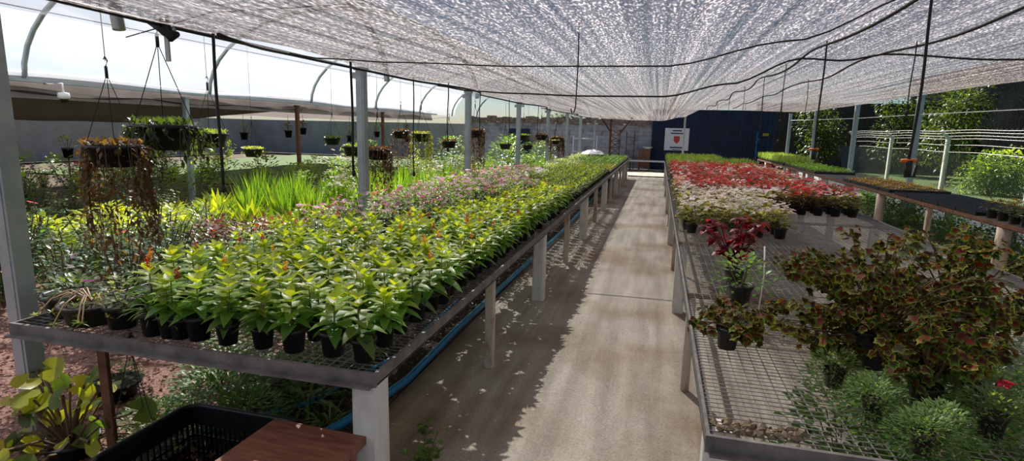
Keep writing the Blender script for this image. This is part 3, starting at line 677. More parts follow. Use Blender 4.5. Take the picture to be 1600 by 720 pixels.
for i, (x, y, rx, ry, h, nb, lab) in enumerate([
    (.93, 2.62, .46, .36, .47, 70, 'largest maroon and green coleus in the middle of the right bench front'),
    (1.36, 2.95, .34, .32, .42, 40, 'tall open-branched coleus right of the largest coleus'),
    (1.98, 2.95, .36, .36, .38, 34, 'coleus at the right edge of the picture on the right bench'),
    (.36, 2.62, .17, .22, .12, 11, 'low sprawling coleus hanging over the path edge of right bench'),
    (.98, 2.2, .2, .16, .26, 13, 'red-centred coleus closest to the viewer on the right bench')]):
    fm, bm_ = coleus(200 + i, rx, ry, h, int(nb * 1.35), .052)
    plant('coleus_plant', [('pot', BIGPOT if i < 3 else POTM), ('foliage', fm), ('branches', bm_)], (x, y, zt), lab, 'potted plant', rot=0)
def crimson(seed):
    r = random.Random(seed); g = MB()
    for b in range(15):
        a = r.uniform(0, 6.3); u = r.random() ** .6 * .2; pts = [Vector((u * math.cos(a) * t, u * math.sin(a) * t, .1 + .27 * t * r.uniform(.9, 1.05) * (1 - u))) for t in (0, .4, .7, 1)]
        g.tube(pts, .003, 4, 1, (.2, .03, .03), False)
        for q in range(12):
            p = pts[min(3, 1 + q // 4)]; ll = .055 * r.uniform(.7, 1.2); g.leaf(p + Vector((r.uniform(-.02, .02),) * 3), pol(r.uniform(0, 6.3), r.uniform(-.6, .5)), ll, ll * .75, jit(r.choice([(.25, .008, .03), (.16, .006, .025), (.4, .02, .06)]), .2, r), 0, .35)
    return g.mesh('foliage', [LEAF, GSTEM])
plant('crimson_coleus', [('pot', POTM), ('foliage', crimson(3))], (.52, 3.75, zt), 'crimson-leaved plant standing before the white begonias on the right bench', 'potted plant', s=1.2, rot=0)
plant('herb_plant', [('pot', POTM), ('foliage', bushlet(7, 170, .15, .13, .035, .5, ((.1, .25, .05), (.25, .42, .12))))], (.50, 3.32, zt), 'light green small-leaved herb just below the crimson plant', 'potted plant', rot=0, s=1.3)
g = MB(); g.tube([(0, 0, 0), (.01, 0, .2), (.0, .01, .36)], .004, 5); one('plant_stake', g, GSTEM, 'thin upright green stake in the light green herb', 'stake', loc=(.6, 3.28, zt + .0))
# herbs near the bottom right (on the mesh)
for i, (x, y, s) in enumerate([(.78, 2.08, .9), (.93, 1.96, .8), (1.12, 2.06, 1.0), (.72, 2.32, .9), (1.34, 2.15, .9), (1.25, 1.9, .7), (1.42, 2.35, .9), (1.0, 2.28, 1.0), (1.18, 2.3, 1.0), (.85, 1.88, .8)]):
    parts = [('pot', POTM), ('foliage', bushlet(300 + i, 900, .17, .19, .034, .28, ((.07, .17, .06), (.24, .36, .15)), up=.6, z0=.0))]
    if i == 2: parts.append(('blossom', blossoms(77, 2, .03, .22, .02, .028, (.8, .04, .1))))
    plant('feathery_herb', parts, (x, y, zt - (.0)), ['feathery grey-green herb at the left of the front herb cluster', 'feathery herb pressed against the front rail of right bench', 'feathery herb with one small red flower at right bench front', 'feathery herb half hidden under the largest coleus', 'feathery herb at the right of the front herb cluster', 'smallest feathery herb at the front rail, right of the red flower', 'feathery herb farthest from the rail, under the tall open coleus', 'feathery herb behind the middle of the front herb cluster', 'feathery herb behind the red-flowered one', 'low feathery herb leaning over the front rail'][i], 'potted plant', 'feathery herbs on the right bench front', s=s * .82)
g = MB()
for k in range(90):
    q = R.uniform(.006, .022); x = R.triangular(-.13, .17, -.03); m = Matrix.Translation((x, R.uniform(-.035, .035), q * .4)) @ Matrix.Rotation(R.uniform(0, 3), 4, (R.random(), R.random(), 1))
    vs = [m @ (Vector(p) * q * R.uniform(.7, 1.2)) for p in ((1, 0, 0), (-1, .2, 0), (0, 1, .1), (.1, -1, 0), (0, 0, .8), (0, .1, -.8))]
    g.add(vs, [(0, 2, 4), (2, 1, 4), (1, 3, 4), (3, 0, 4), (2, 0, 5), (1, 2, 5), (3, 1, 5), (0, 3, 5)])
one('dirt_clod', g, CLOD, 'crumbled clod of dried earth on the front rail corner of right bench', 'earth clod', loc=(.36, 1.86, zt))

# ---- small pots at the near left end of left bench
def succ(seed): 
    r = random.Random(seed); g = MB()
    for i in range(16):
        a = r.uniform(-2.2, 2.2) - 1.57; pts = [Vector((0, 0, .1))]; u = r.uniform(.1, .24)
        for t in (.4, .7, 1): pts.append(Vector((u * math.cos(a) * t * 1.2, u * math.sin(a) * t, .11 + .06 * math.sin(t * 3) - .05 * t * t)))
        g.tube(pts, .003, 5, 1, (.45, .32, .18), False)
        for q in range(8): g.leaf(pts[-1], pol(r.uniform(0, 6.3), r.uniform(-.3, 1)), .03, .008, jit((.3, .42, .08), .2, r), seg=1)
    for i in range(60):
        a = r.uniform(0, 6.3); u = r.random() ** .5 * .12; g.leaf((u * math.cos(a), u * math.sin(a), .1), pol(r.uniform(0, 6.3), r.uniform(.4, 1.4)), .05, .008, jit((.2, .3, .06), .2, r), seg=1)
    return g.mesh('foliage', [LEAF, GSTEM])
BOWL = pot_mesh(.13, .1, n=22)
plant('portulaca_bowl', [('pot', BOWL), ('foliage', succ(5)), ('blossom', blossoms(6, 1, .02, .2, .01, .036, (.7, .06, .6), 8))], (-2.6, 2.03, zt), 'trailing portulaca with one purple flower in a wide black bowl', 'potted plant', rot=0)
plant('succulent_pot', [('pot', BOWL), ('foliage', bushlet(9, 120, .14, .08, .05, .4, ((.07, .15, .04), (.16, .26, .06))))], (-2.83, 2.12, zt), 'green plant in black bowl at the outer front corner of left bench', 'potted plant', rot=0)
plant('jade_plant', [('pot', pot_mesh(.075, .11)), ('foliage', bushlet(11, 90, .08, .15, .03, .6, ((.25, .38, .14), (.6, .7, .4))))], (-2.41, 2.02, zt), 'pale small-leaved plant in black pot right of the purple-flowered bowl', 'potted plant', rot=0)
plant('spiky_plant', [('pot', POTM), ('foliage', bushlet(12, 50, .05, .05, .09, .1, ((.1, .25, .06), (.25, .4, .1)), up=1, droop=.5)), ('flower_plume', PLUMES[0])], (-2.19, 1.98, zt), 'spiky grass-leaved plant with orange tuft left of the celosias', 'potted plant', rot=0, s=1.1)
plant('celosia_plant', [('pot', POTM), ('foliage', CEL[1]), ('flower_plume', PLUMES[2])], (-2.30, 2.1, zt), 'bright yellow-green celosia at the outer end of the front row', 'potted plant', s=1.15)
plant('celosia_plant', [('pot', POTM), ('foliage', CEL[3])], (-2.33, 2.28, zt), 'tall yellow-green celosia behind the outer end of front row', 'potted plant', s=1.15)
plant('spiky_plant', [('pot', POTM), ('foliage', bushlet(13, 40, .05, .04, .08, .12, ((.1, .22, .05), (.2, .36, .1)), up=1, droop=.4)), ('flower_plume', PLUMES[1])], (-2.04, 1.985, zt), 'grass-leaved plant with dark plume, second pot inward on the front row', 'potted plant', rot=1)

# ------------------------------------------------------------------ near left corner: stool, crate, begonia, hose
t = thing('wooden_stool', 'red-brown wooden stool against the front leg of left bench', 'stool', (-1.30, 1.65, 0), rad(-2))
g = MB(); g.box((-.22, -.25, .41), (.22, .25, .445)); build(g, 'seat', WOOD, t)
for sx in (-1, 1):
    for sy in (-1, 1): g = MB(); g.box((sx * .17 - .02, sy * .2 - .02, 0), (sx * .17 + .02, sy * .2 + .02, .41)); build(g, 'leg', WOOD, t)
    g = MB(); g.box((sx * .17 - .01, -.2, .33), (sx * .17 + .01, .2, .41)); build(g, 'apron', WOOD, t)
t = thing('plastic_crate', 'black slatted plastic crate on the ground left of the stool', 'crate', (-1.85, 1.85, 0), 0)
def crate(t, W=.30, D=.26, H=.31):
    g = MB(); g.box((-W, -D, .0), (W, D, .012)); build(g, 'base', CRATE, t)
    for a, b, ax in (((-W, -D), (W, -D), 0), ((-W, D), (W, D), 0), ((-W, -D), (-W, D), 1), ((W, -D), (W, D), 1)):
        g = MB(); n = 22 if ax == 0 else 16
        for i in range(n + 1):
            x = a[0] + (b[0] - a[0]) * i / n; y = a[1] + (b[1] - a[1]) * i / n; g.box((x - .005, y - .005, .0), (x + .005, y + .005, H * .9))
        for z in (.06, .15, H * .72): g.box((min(a[0], b[0]) - .005, min(a[1], b[1]) - .005, z), (max(a[0], b[0]) + .005, max(a[1], b[1]) + .005, z + .012))
        g.box((min(a[0], b[0]) - .006, min(a[1], b[1]) - .006, H * .7), (max(a[0], b[0]) + .006, max(a[1], b[1]) + .006, H))
        build(g, 'side', CRATE, t)
    pts = []
    for cx, cy, a0 in ((W - .06, D - .06, 0), (-W + .06, D - .06, 90), (-W + .06, -D + .06, 180), (W - .06, -D + .06, 270)):
        for k in range(5): a = rad(a0 + 22.5 * k); pts.append((cx + .07 * math.cos(a), cy + .07 * math.sin(a), H - (.0 if k != 2 else -.0)))
    pts.append(pts[0]); g = MB(); g.tube(pts, .013, 8); build(g, 'rim', CRATE, t)
crate(t)
g = MB()
for i in range(260): 
    g.leaf((R.uniform(-.27, .27), R.uniform(-.23, .23), R.uniform(.02, .1)), pol(R.uniform(0, 6.3), R.uniform(-.2, .8)), .05, .025, jit(R.choice([(.05, .08, .02), (.12, .05, .03), (.2, .14, .09)]), .3))
tag(build(g, 'leaf_litter', LEAF, loc=(-1.85, 1.85, .0)), 'dead leaves and weeds lying in the black crate', 'leaf litter', None, 'stuff')
def roundleaf(g, p, d, n, r0, col, mi=0):
    d = Vector(d).normalized(); n = Vector(n).normalized(); s = d.cross(n).normalized(); p = Vector(p); c = p + d * r0 * .75
    vs = [c - n * r0 * .1]; k = 12; cs = [col]
    for i in range(k): a = 2 * PI * i / k + PI; q = .25 if i == 0 else 1 + .05 * math.sin(5 * a); vs.append(c + (d * math.cos(a) + s * math.sin(a)) * r0 * q + n * r0 * .12 * math.cos(2 * a)); cs.append(mix(col, (.5, .45, .1), .15))
    g.add(vs, [(0, 1 + i, 1 + (i + 1) % k) for i in range(k)], mi, cs, True)
g = MB(); st = MB(); r = random.Random(15)
for i in range(48):
    a = r.uniform(0, 6.3); u = r.uniform(.05, .42); z = r.uniform(.1, .46) * (1.15 - u); e = Vector((u * math.cos(a) * 1.1, u * math.sin(a) * .8, z))
    col = jit(r.choice([(.35, .42, .03), (.5, .5, .04), (.10, .2, .03), (.05, .1, .03), (.22, .32, .03), (.42, .46, .04)]), .15, r)
    st.tube([(0, 0, .03), e * .6 + Vector((0, 0, .05)), e], .006, 5, 0, (.25, .1, .05), False)
    roundleaf(g, e, pol(r.uniform(0, 6.3), r.uniform(-1.0, .1)), Vector((r.uniform(-.5, .8), r.uniform(-1.3, -.1), .8)), r.uniform(.042, .066), col)
t = thing('round_leaved_begonia', 'round-leaved yellow-green begonia at the lower left corner', 'plant', (-2.78, 1.98, 0)); build(g, 'foliage', LEAF, t); build(st, 'stems', BARK, t); obj('pot', pot_mesh(.12, .1), t)
# blue pipe
g = MB(); g.tube([(-2.6, 1.2, .03), (-2.1, 1.85, .035), (-1.7, 2.3, .04), (-1.56, 2.75, .05), (-1.5, 3.2, .05), (-1.52, 4.2, .05), (-1.5, 6, .05), (-1.45, 9, .05), (-1.5, 14, .05), (-1.5, 21, .05)], .026, 12)
one('blue_pipe', g, BLUE, 'blue plastic water pipe lying beside the left bench legs', 'pipe')
g = MB(); g.tube([(-2.3, 2.3, .03), (-1.95, 2.75, .03), (-1.75, 3.6, .03), (-1.8, 5, .03)], .018, 10)
one('blue_pipe', g, BLUE, 'thinner blue pipe half buried in litter under the left bench', 'pipe')
# small potted plant beside path
def climber(seed):
    r = random.Random(seed); g = MB()
    for s in range(5):
        a = r.uniform(0, 6.3); pts = [Vector((.1 * t * math.cos(a), .1 * t * math.sin(a), .1 + .22 * t)) for t in (0, .4, .7, 1)]
        g.tube(pts, .003, 4, 1, (.1, .15, .04), False)
        for q in range(13): roundleaf(g, pts[r.randrange(4)] + Vector((r.uniform(-.03, .03),) * 2 + (r.uniform(-.04, .04),)), pol(r.uniform(0, 6.3), r.uniform(-.6, .5)), (r.uniform(-.5, .5), r.uniform(-.5, .5), 1), .022 * r.uniform(.7, 1.2), jit((.06, .15, .025), .25, r))
    return g.mesh('foliage', [LEAF, GSTEM])
plant('potted_vine', [('pot', POTM), ('foliage', climber(2))], (-.96, 2.15, 0), 'small dark green potted plant on the path beside the bench leg', 'potted plant', rot=0, s=1.0)
# litter under bench
g = MB()
for i in range(1800):
    x, y = R.uniform(-2.2, -1.55), R.uniform(2.1, 6.5); g.leaf((x, y, R.uniform(.005, .06)), pol(R.uniform(0, 6.3), R.uniform(-.3, .8)), R.uniform(.025, .06), .02, jit(R.choice([(.03, .05, .01), (.12, .05, .03), (.3, .2, .12), (.05, .03, .02)]), .3), seg=1)
tag(build(g, 'leaf_litter', LEAF), 'dead leaves and scraps on the soil under the left bench', 'leaf litter', None, 'stuff')
def grassy(seed, n, L, W, h0=.02, spread=.06, cols=((.06, .15, .03), (.2, .34, .06)), el=(.5, 1.4), droop=.5, mat=LEAF):
    r = random.Random(seed); g = MB()
    for i in range(n):
        a = r.uniform(0, 6.3); u = r.random() * spread; l = L * r.uniform(.6, 1.15); g.leaf((u * math.cos(a), u * math.sin(a), h0), pol(a, r.uniform(*el)), l, W * r.uniform(.8, 1.2), jit(mix(cols[0], cols[1], r.random()), .2, r), 0, droop * r.uniform(.4, 1.2), .25)
    return g.mesh('foliage', [mat])
UB = [('spider_plant', grassy(1, 60, .3, .018, cols=((.07, .16, .04), (.3, .4, .15)), el=(.3, 1.2), droop=.8), 'spider plant with arching leaves on the ground under the left bench'),
      ('fern_plant', bushlet(31, 560, .28, .22, .06, .22, ((.04, .11, .02), (.16, .30, .05)), z0=.0), 'feathery dark fern on the ground under the left bench')]
ub = [(1, -2.5, 2.75, 1.25), (1, -2.0, 2.95, 1.2), (1, -2.75, 3.1, 1.2), (1, -2.36, 2.5, 1.15), (1, -2.55, 2.25, .8), (1, -2.1, 2.45, .9), (0, -1.95, 2.75, 1.1), (0, -1.7, 2.6, .7), (1, -2.3, 2.9, .9), (1, -2.2, 3.4, .9), (0, -2.0, 3.6, 1)]
for i, (k, x, y, s) in enumerate(ub):
    nm, me, lab = UB[k]; same = [q for q in ub if q[0] == k]; single(nm, me, (x, y, 0), i * 1.3, s, lab + ', %s from the front' % ordw(sorted(q[2] for q in same).index(y) + 1), 'plant', 'plants on the ground under the left bench')
# green fringe plants and bowl by the front-left post
plant('succulent_pot', [('pot', BOWL), ('foliage', bushlet(14, 130, .16, .12, .04, .5, ((.08, .16, .04), (.25, .33, .1)), z0=.08))], (-3.15, 2.55, .0), 'wide black bowl of pale-leaved plants on the ground behind the first left post', 'potted plant')
plant('hanging_basket_pot', [('pot', BOWL), ('foliage', bushlet(16, 160, .16, .14, .04, .5, ((.1, .2, .04), (.4, .5, .1)), z0=.08))], (-2.28, 2.02, .02), 'pot of small green leaves with hanger on the ground behind the crate', 'potted plant')
g = MB()
for a in (0, 2.1, 4.2): g.tube([(.0, 0, 0), (.10 * math.cos(a), .10 * math.sin(a), -.42)], .0025, 4)
g.tube([(0, 0, -.01), (0, 0, .03), (.012, 0, .05), (.024, 0, .035)], .007, 6)
one('pot_hanger', g, BLACK, 'black wire pot hanger hooked on the front rail of left bench', 'hanger', loc=(-2.28, 1.93, .68))

# ------------------------------------------------------------------ garden on the left
def rose(seed, n=420, Rr=.33, H=.62):
    r = random.Random(seed); g = MB(); st = MB()
    for b in range(16):
        a = r.uniform(0, 6.3); u = r.random() ** .6 * Rr; e = Vector((u * math.cos(a), u * math.sin(a), H * r.uniform(.6, 1.05)))
        st.tube([(0, 0, 0), e * .5 + Vector((0, 0, .08)), e], .005, 4, 0, (1, 1, 1), False)
        for q in range(n // 16):
            t = r.uniform(.35, 1); p = e * t + Vector((r.uniform(-.06, .06), r.uniform(-.06, .06), r.uniform(-.06, .04))); l = .055 * r.uniform(.7, 1.2)
            g.leaf(p, pol(r.uniform(0, 6.3), r.uniform(-.4, .5)), l, l * .62, jit(mix((.035, .09, .03), (.11, .2, .07), r.random()), .2, r), 0, .2)
    return g.mesh('foliage', [LEAF]), st.mesh('branches', [BARK])
ROSE = [rose(400 + i) for i in range(4)]
YEL = [grassy(410 + i, 46, .42, .06, cols=((.14, .26, .03), (.5, .56, .05)), el=(.7, 1.4), droop=.25) for i in range(3)]
GLAD = [grassy(415 + i, 70, .62, .028, cols=((.10, .25, .03), (.3, .46, .06)), el=(1.1, 1.5), droop=.1, spread=.12) for i in range(3)]
FERN = [grassy(420 + i, 90, .42, .03, cols=((.06, .15, .03), (.22, .32, .06)), el=(.2, 1.2), droop=.7) for i in range(2)]
REDL = [bushlet(425 + i, 200, .26, .4, .07, .5, ((.10, .05, .03), (.26, .04, .05)), z0=.05) for i in range(2)]
BRO = [bushlet(428 + i, 220, .26, .45, .07, .55, ((.05, .11, .03), (.25, .38, .06)), z0=.03) for i in range(3)]
LIME = [bushlet(432 + i, 150, .22, .3, .09, .45, ((.25, .36, .03), (.62, .66, .06)), z0=.03) for i in range(2)]
RB = [blossoms(436, 1, .1, .6, .06, .045, (.8, .12, .15), 9), blossoms(437, 2, .2, .5, .12, .04, (.8, .6, .66), 9)]
CR = blossoms(438, 70, .26, .25, .85, .045, (.72, .6, .5), 5)
KIND = {'rose': ('rose_bush', 'dark green rose bush in left garden', 'rose bush'), 'lime': ('lime_shrub', 'bright lime-leaved shrub in left garden', 'shrub'),
        'yel': ('bromeliad', 'yellow-green strappy plant in left garden', 'plant'), 'glad': ('gladiolus', 'tall sword-leaved green clump in left garden', 'plant'),
        'fern': ('fern', 'arching green fern in left garden', 'fern'), 'red': ('red_leaved_shrub', 'dark red-leaved shrub in left garden', 'shrub'), 'bro': ('broad_leaved_shrub', 'mid green leafy shrub in left garden', 'shrub')}
GD = []
def put(kind, x, y, s=1, z=0): GD.append((kind, x, y, s, z))
occupied = []
def scatter(kind, n, x0, x1, y0, y1, s0, s1, mind=.38):
    k = 0; tries = 0
    while k < n and tries < n * 30:
        tries += 1; x = R.uniform(x0, x1); y = R.uniform(y0, y1)
        if any((x - a) ** 2 + (y - b) ** 2 < mind * mind for a, b in occupied): continue
        if y < 3.6 and x > -4.0: continue
        occupied.append((x, y)); put(kind, x, y, R.uniform(s0, s1)); k += 1
scatter('lime', 12, -7.8, -6.0, 5.0, 6.6, 1.1, 1.5)
scatter('lime', 5, -9.5, -8.0, 5.0, 6.2, .8, 1.0)
scatter('yel', 16, -7.4, -4.7, 6.2, 8.6, 1.1, 1.5, .36)
scatter('glad', 14, -7.4, -5.0, 7.8, 9.6, 1.1, 1.4, .34)
scatter('glad', 12, -4.7, -3.6, 6.9, 9.2, 1.0, 1.25, .3)
scatter('red', 12, -5.3, -3.9, 5.3, 7.0, 1.0, 1.25, .32)
scatter('rose', 70, -9.2, -3.5, 3.4, 7.0, .9, 1.2, .42)
scatter('yel', 34, -8.2, -4.2, 6.6, 10.5, .9, 1.3)
scatter('glad', 24, -6.6, -3.6, 8.0, 14, .9, 1.3)
scatter('red', 16, -5.4, -3.7, 6.0, 9, .8, 1.15)
scatter('bro', 62, -10.5, -3.6, 6.5, 23, 1.0, 1.6, .5)
scatter('rose', 30, -15, -9.3, 5.5, 13, 1.0, 1.4, .6)
scatter('bro', 26, -16, -9.3, 6, 13.5, 1.4, 2.0, .6)
scatter('fern', 22, -8.8, -3.8, 8, 22, .9, 1.4, .5)
scatter('glad', 10, -5.5, -3.5, 14, 22, 1, 1.4, .5)
scatter('lime', 14, -6, -3.5, 11, 22, 1, 1.5, .5)
MESH = {'lime': LIME, 'yel': YEL, 'glad': GLAD, 'fern': FERN, 'red': REDL, 'bro': BRO}
for kind in KIND:
    L_ = sorted([q for q in GD if q[0] == kind], key=lambda q: q[1] / q[2])
    nm, lab, cat = KIND[kind]
    for i, (k, x, y, s, z) in enumerate(L_):
        lb = '%s, %s of its kind from left' % (lab, ordw(i + 1))
        if kind == 'rose':
            f, b = ROSE[i % 4]; t = thing(nm, lb, cat, (x, y, 0), R.uniform(0, 6), 'rose bushes in the left garden', s); obj('foliage', f, t); obj('branches', b, t)
            if i % 4 == 1: obj('rose_bloom', RB[0] if i % 8 == 1 else RB[1], t)
        else: tag(obj(nm, R.choice(MESH[kind]), None, (x, y, 0), R.uniform(0, 6), s), lb, cat, lab.replace('a ', '', 1) + 's')
# weeds between
g = MB()
for i in range(9000):
    x, y = R.uniform(-8.8, -3.3), R.uniform(3.6, 22)
    l = R.uniform(.05, .14); g.leaf((x, y, R.uniform(0, .08)), pol(R.uniform(0, 6.3), R.uniform(0, 1.4)), l, l * .3, jit(R.choice([(.05, .13, .02), (.12, .22, .03), (.2, .28, .05), (.12, .07, .04)]), .25), seg=1)
tag(build(g, 'undergrowth', LEAF), 'low weeds covering the beds between the left garden shrubs', 'undergrowth', None, 'stuff')
def whitef(x, y, s, lab):
    t = thing('flowering_shrub', lab, 'shrub', (x, y, 0), 0, None, s); obj('foliage', BRO[1], t, scale=(1, 1, 1.8)); obj('blossom', CR, t)
whitef(-5.45, 8.9, 1.25, 'tall shrub covered in cream flowers behind a hanging basket')
whitef(-4.6, 11.2, .9, 'smaller cream-flowered shrub farther back in the left garden')
# tall reddish hanging foliage shrubs / bigger bushes at the back
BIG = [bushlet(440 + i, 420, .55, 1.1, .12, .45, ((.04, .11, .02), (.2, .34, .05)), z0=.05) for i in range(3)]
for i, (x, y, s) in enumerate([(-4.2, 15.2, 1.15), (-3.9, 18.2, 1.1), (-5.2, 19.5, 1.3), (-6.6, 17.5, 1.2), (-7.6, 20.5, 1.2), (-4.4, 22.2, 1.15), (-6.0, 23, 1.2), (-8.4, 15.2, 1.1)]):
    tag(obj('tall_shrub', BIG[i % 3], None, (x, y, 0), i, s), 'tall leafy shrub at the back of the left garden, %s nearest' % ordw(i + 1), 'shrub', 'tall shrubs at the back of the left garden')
# distant pot plants on the lawn, raised on stands
for i, (px, py, pz, s) in enumerate([(-11.2, 8.6, .95, 1.9), (-11.5, 7.7, .85, 2.4), (-13, 10.8, 1.05, 2.2), (-10.4, 6.9, .85, 2.1)]):
    t = thing('potted_fern', 'potted plant on a thin stand beyond the garden, %s' % ['behind the nearest hanging basket', 'second from the left post', 'isolated spiky one against the grey wall', 'partly behind the first left post'][i], 'potted plant', (px, py, 0), 0, 'potted plants on stands beyond the garden')
    o = obj('pot', POTM, t, (0, 0, pz), 0, s); obj('foliage', (FERN[0] if i == 2 else MARF[i % 2]), t, (0, 0, pz + (.12 if i == 2 else 0)), 0, s * (.35 if i == 2 else 1)); g = MB(); g.tube([(0, 0, 0), (0, 0, pz)], .015, 6); g.tube([(-.1, 0, pz), (.1, 0, pz)], .012, 6); build(g, 'stand', RUST, t)
for i in range(9):
    x, y = -12.5 + R.uniform(-1.5, 1.5) + i * .25, 13 + i * 1.1; t = thing('hanging_pot', 'small dark hanging pot above the lawn beyond the garden, %s from the left' % ordw(i + 1), 'hanging pot', (x, y, 1.25 + R.uniform(-.15, .15)), 0, 'small hanging pots above the lawn')
    obj('pot', POTM, t, scale=2.2); obj('foliage', R.choice(DKF + MARF), t, scale=2.2); g = MB(); g.tube([(0, 0, .2), (0, 0, 2.08 - t.location.z)], .006, 4); build(g, 'wire', BLACK, t)

# ------------------------------------------------------------------ hanging baskets
def basket_bowl(r=.15, h=.13):
    g = MB(); g.lathe([(.001, 0), (r * .72, 0), (r * .95, h * .85), (r * 1.05, h * .86), (r * 1.06, h), (r * .98, h)], 20); g.disc(r * .96, h * .92, 20, 1); return g.mesh('bowl', [POT, SOIL])
BB = basket_bowl()
def trailing(seed, n, length, cols, R0=.15, L=.045, h=.13, W=.45, top=80):
    r = random.Random(seed); g = MB()
    for i in range(n):
        a = r.uniform(0, 6.3); l = length * r.uniform(.3, 1); x, y = R0 * 1.08 * math.cos(a), R0 * 1.08 * math.sin(a)
        pts = [(x * .8, y * .8, h), (x, y, h * .9), (x * 1.08 + r.uniform(-.02, .02), y * 1.08, h - l * .5), (x * 1.1 + r.uniform(-.04, .04), y * 1.1, h - l)]
        g.tube(pts, .002, 3, 1, jit(mix(cols[0], (.1, .08, .03), .5), .1, r), False)
        for q in range(int(l / .018)):
            z = h - l * r.random(); f = 1.0 + .1 * (h - z) / max(l, .01); g.leaf((x * f + r.uniform(-.025, .025), y * f + r.uniform(-.025, .025), z), pol(r.uniform(0, 6.3), r.uniform(-1.2, .2)), L * r.uniform(.6, 1.2), L * W, jit(mix(cols[0], cols[1], r.random()), .25, r), seg=1)
    for i in range(top):
        a = r.uniform(0, 6.3); u = r.random() ** .5 * R0; g.leaf((u * math.cos(a), u * math.sin(a), h), pol(r.uniform(0, 6.3), r.uniform(.2, 1.4)), L * 1.6, L * W * 1.6, jit(mix(cols[0], cols[1], r.random()), .25, r), seg=1)
    return g.mesh('foliage', [LEAF, GSTEM])
def hangers(top, r=.155, h=.13):
    g = MB(); 
    for a in (.3, 2.4, 4.5): g.tube([(r * math.cos(a), r * math.sin(a), h), (0, 0, h + .42)], .003, 4)
    g.tube([(0, 0, h + .40), (0, 0, h + .47)], .009, 6); g.tube([(0, 0, h + .47), (.015, 0, h + .5), (0, 0, h + .53), (-.012, 0, h + .51)], .004, 5)
    if top > h + .55: g.tube([(0, 0, h + .5), (.0, 0, top)], .003, 4)
    return g.mesh('hanger', [BLACK])
DRY = ((.09, .05, .03), (.19, .11, .06)); GRN = ((.08, .18, .03), (.3, .42, .06)); DKG = ((.03, .06, .02), (.09, .13, .04)); PUR = ((.12, .04, .05), (.2, .12, .05))
BK = [(-3.74, 3.2, 1.36, 1.15, (40, .95, DRY, .15), 'nearest hanging basket with long dry reddish trailing stems'),
      (-3.85, 3.75, 1.46, 1.5, (90, .3, DKG, .15), 'dark mossy hanging basket just behind the nearest one'),
      (-4.55, 5.0, 1.43, 1.1, (26, .35, ((.2, .32, .08), (.5, .6, .2)), .15), 'black hanging basket with bright leaves, right of the mossy one'),
      (-5.58, 6.9, 1.22, .85, (4, .1, ((.35, .45, .1), (.7, .72, .3)), .15), 'small black basket of lime leaves hanging before the lawn'),
      (-5.05, 8.1, 1.38, .85, (4, .1, DKG, .15), 'small black hanging basket in front of the cream-flowered shrub'),
      (-4.72, 8.17, 1.22, 1.1, (8, .15, GRN, .15), 'wide black hanging basket with green top left of the second left post'),
      (-3.86, 7.34, 1.22, 1.1, (34, .8, PUR, .15), 'black hanging basket with purple-brown trails right of second left post'),
      (-4.1, 8.6, 1.5, .9, (20, .7, PUR, .15), 'hanging basket with thin purple trails beyond the second left post'),
      (-3.89, 8.94, 1.45, 1.0, (26, .9, ((.3, .35, .08), (.5, .5, .15)), .15), 'hanging basket with long pale yellow-green trailing strings'),
      (-3.62, 9.53, 1.34, .9, (6, .2, DRY, .15), 'black hanging basket left of the third left post'),
      (-3.75, 11.4, 1.5, 1.15, (50, .9, DRY, .15), 'hanging basket with a reddish curtain of stems by third left post'),
      (-3.36, 12.4, 1.25, .9, (5, .1, GRN, .15), 'black hanging basket right of the third left post'),
      (-3.3, 13.9, 1.42, 1.0, (6, .15, GRN, .15), 'upper green hanging basket near the fourth left post'),
      (-3.0, 13.1, 1.23, .8, (4, .1, DKG, .15), 'lower small basket near the fourth left post'),
      (-3.15, 15.4, 1.42, 1.1, (24, .4, PUR, .15), 'purple-leaved hanging basket between fourth and fifth left posts'),
      (-2.85, 16.0, 1.3, .8, (4, .1, ((.35, .45, .1), (.6, .6, .2)), .15), 'small pale basket between fourth and fifth left posts'),
      (-3.2, 18.2, 1.3, 1.3, (60, .8, DRY, .15), 'farthest hanging basket with dense brown trails')]
for i, (x, y, z, s, (n, l, cc, r0), lab) in enumerate(BK):
    t = thing('hanging_basket', lab, 'hanging basket', (x, y, z), 0, 'hanging baskets over the left garden', s)
    obj('bowl', BB, t); g_ = trailing(500 + i, n, l / s, cc, top=110); obj('foliage', g_, t)
    topz = 2.22 + B * math.sqrt(max(0, 1 - ((x + 6.06) / A) ** 2)); obj('hanger', hangers((topz + .06 - z) / s), t)

# ------------------------------------------------------------------ right side: hedge plants, fence, trees
g0 = [bushlet(600 + i, 260, .3, .42, .06, .55, ((.04, .12, .02), (.16, .34, .04)), z0=.0) for i in range(3)]
k = 0
for y in [4.6 + .38 * i for i in range(32)]:
    for x in (4.5, 5.0):
        if k < 64:
            k += 1; tag(obj('groundcover_shrub', g0[k % 3], None, (x + R.uniform(-.1, .1), y + R.uniform(-.1, .1), 0), R.uniform(0, 6), R.uniform(.85, 1.1)), 'low leafy green shrub under the far right bench, %s row side, %s from the front' % ('inner' if x < 4.8 else 'outer', ordw((k + 1) // 2)), 'shrub', 'low shrubs under the far right bench')
# plants on the floor under the front of the right bench
for i, (x, y) in enumerate([(1.0, 2.95), (1.3, 3.0), (1.6, 3.15), (1.9, 3.35), (2.2, 3.55), (1.2, 3.3), (1.55, 3.5), (1.9, 3.75), (2.25, 3.95), (2.1, 4.3), (2.4, 4.4), (1.75, 2.75), (2.1, 3.0)]):
    single('floor_herb', g0[i % 3], (x, y, 0), i, 1.15, 'green herb clump on the floor seen through the right bench mesh, %s nearest' % ordw(i + 1), 'plant', 'herb clumps under the front of the right bench')
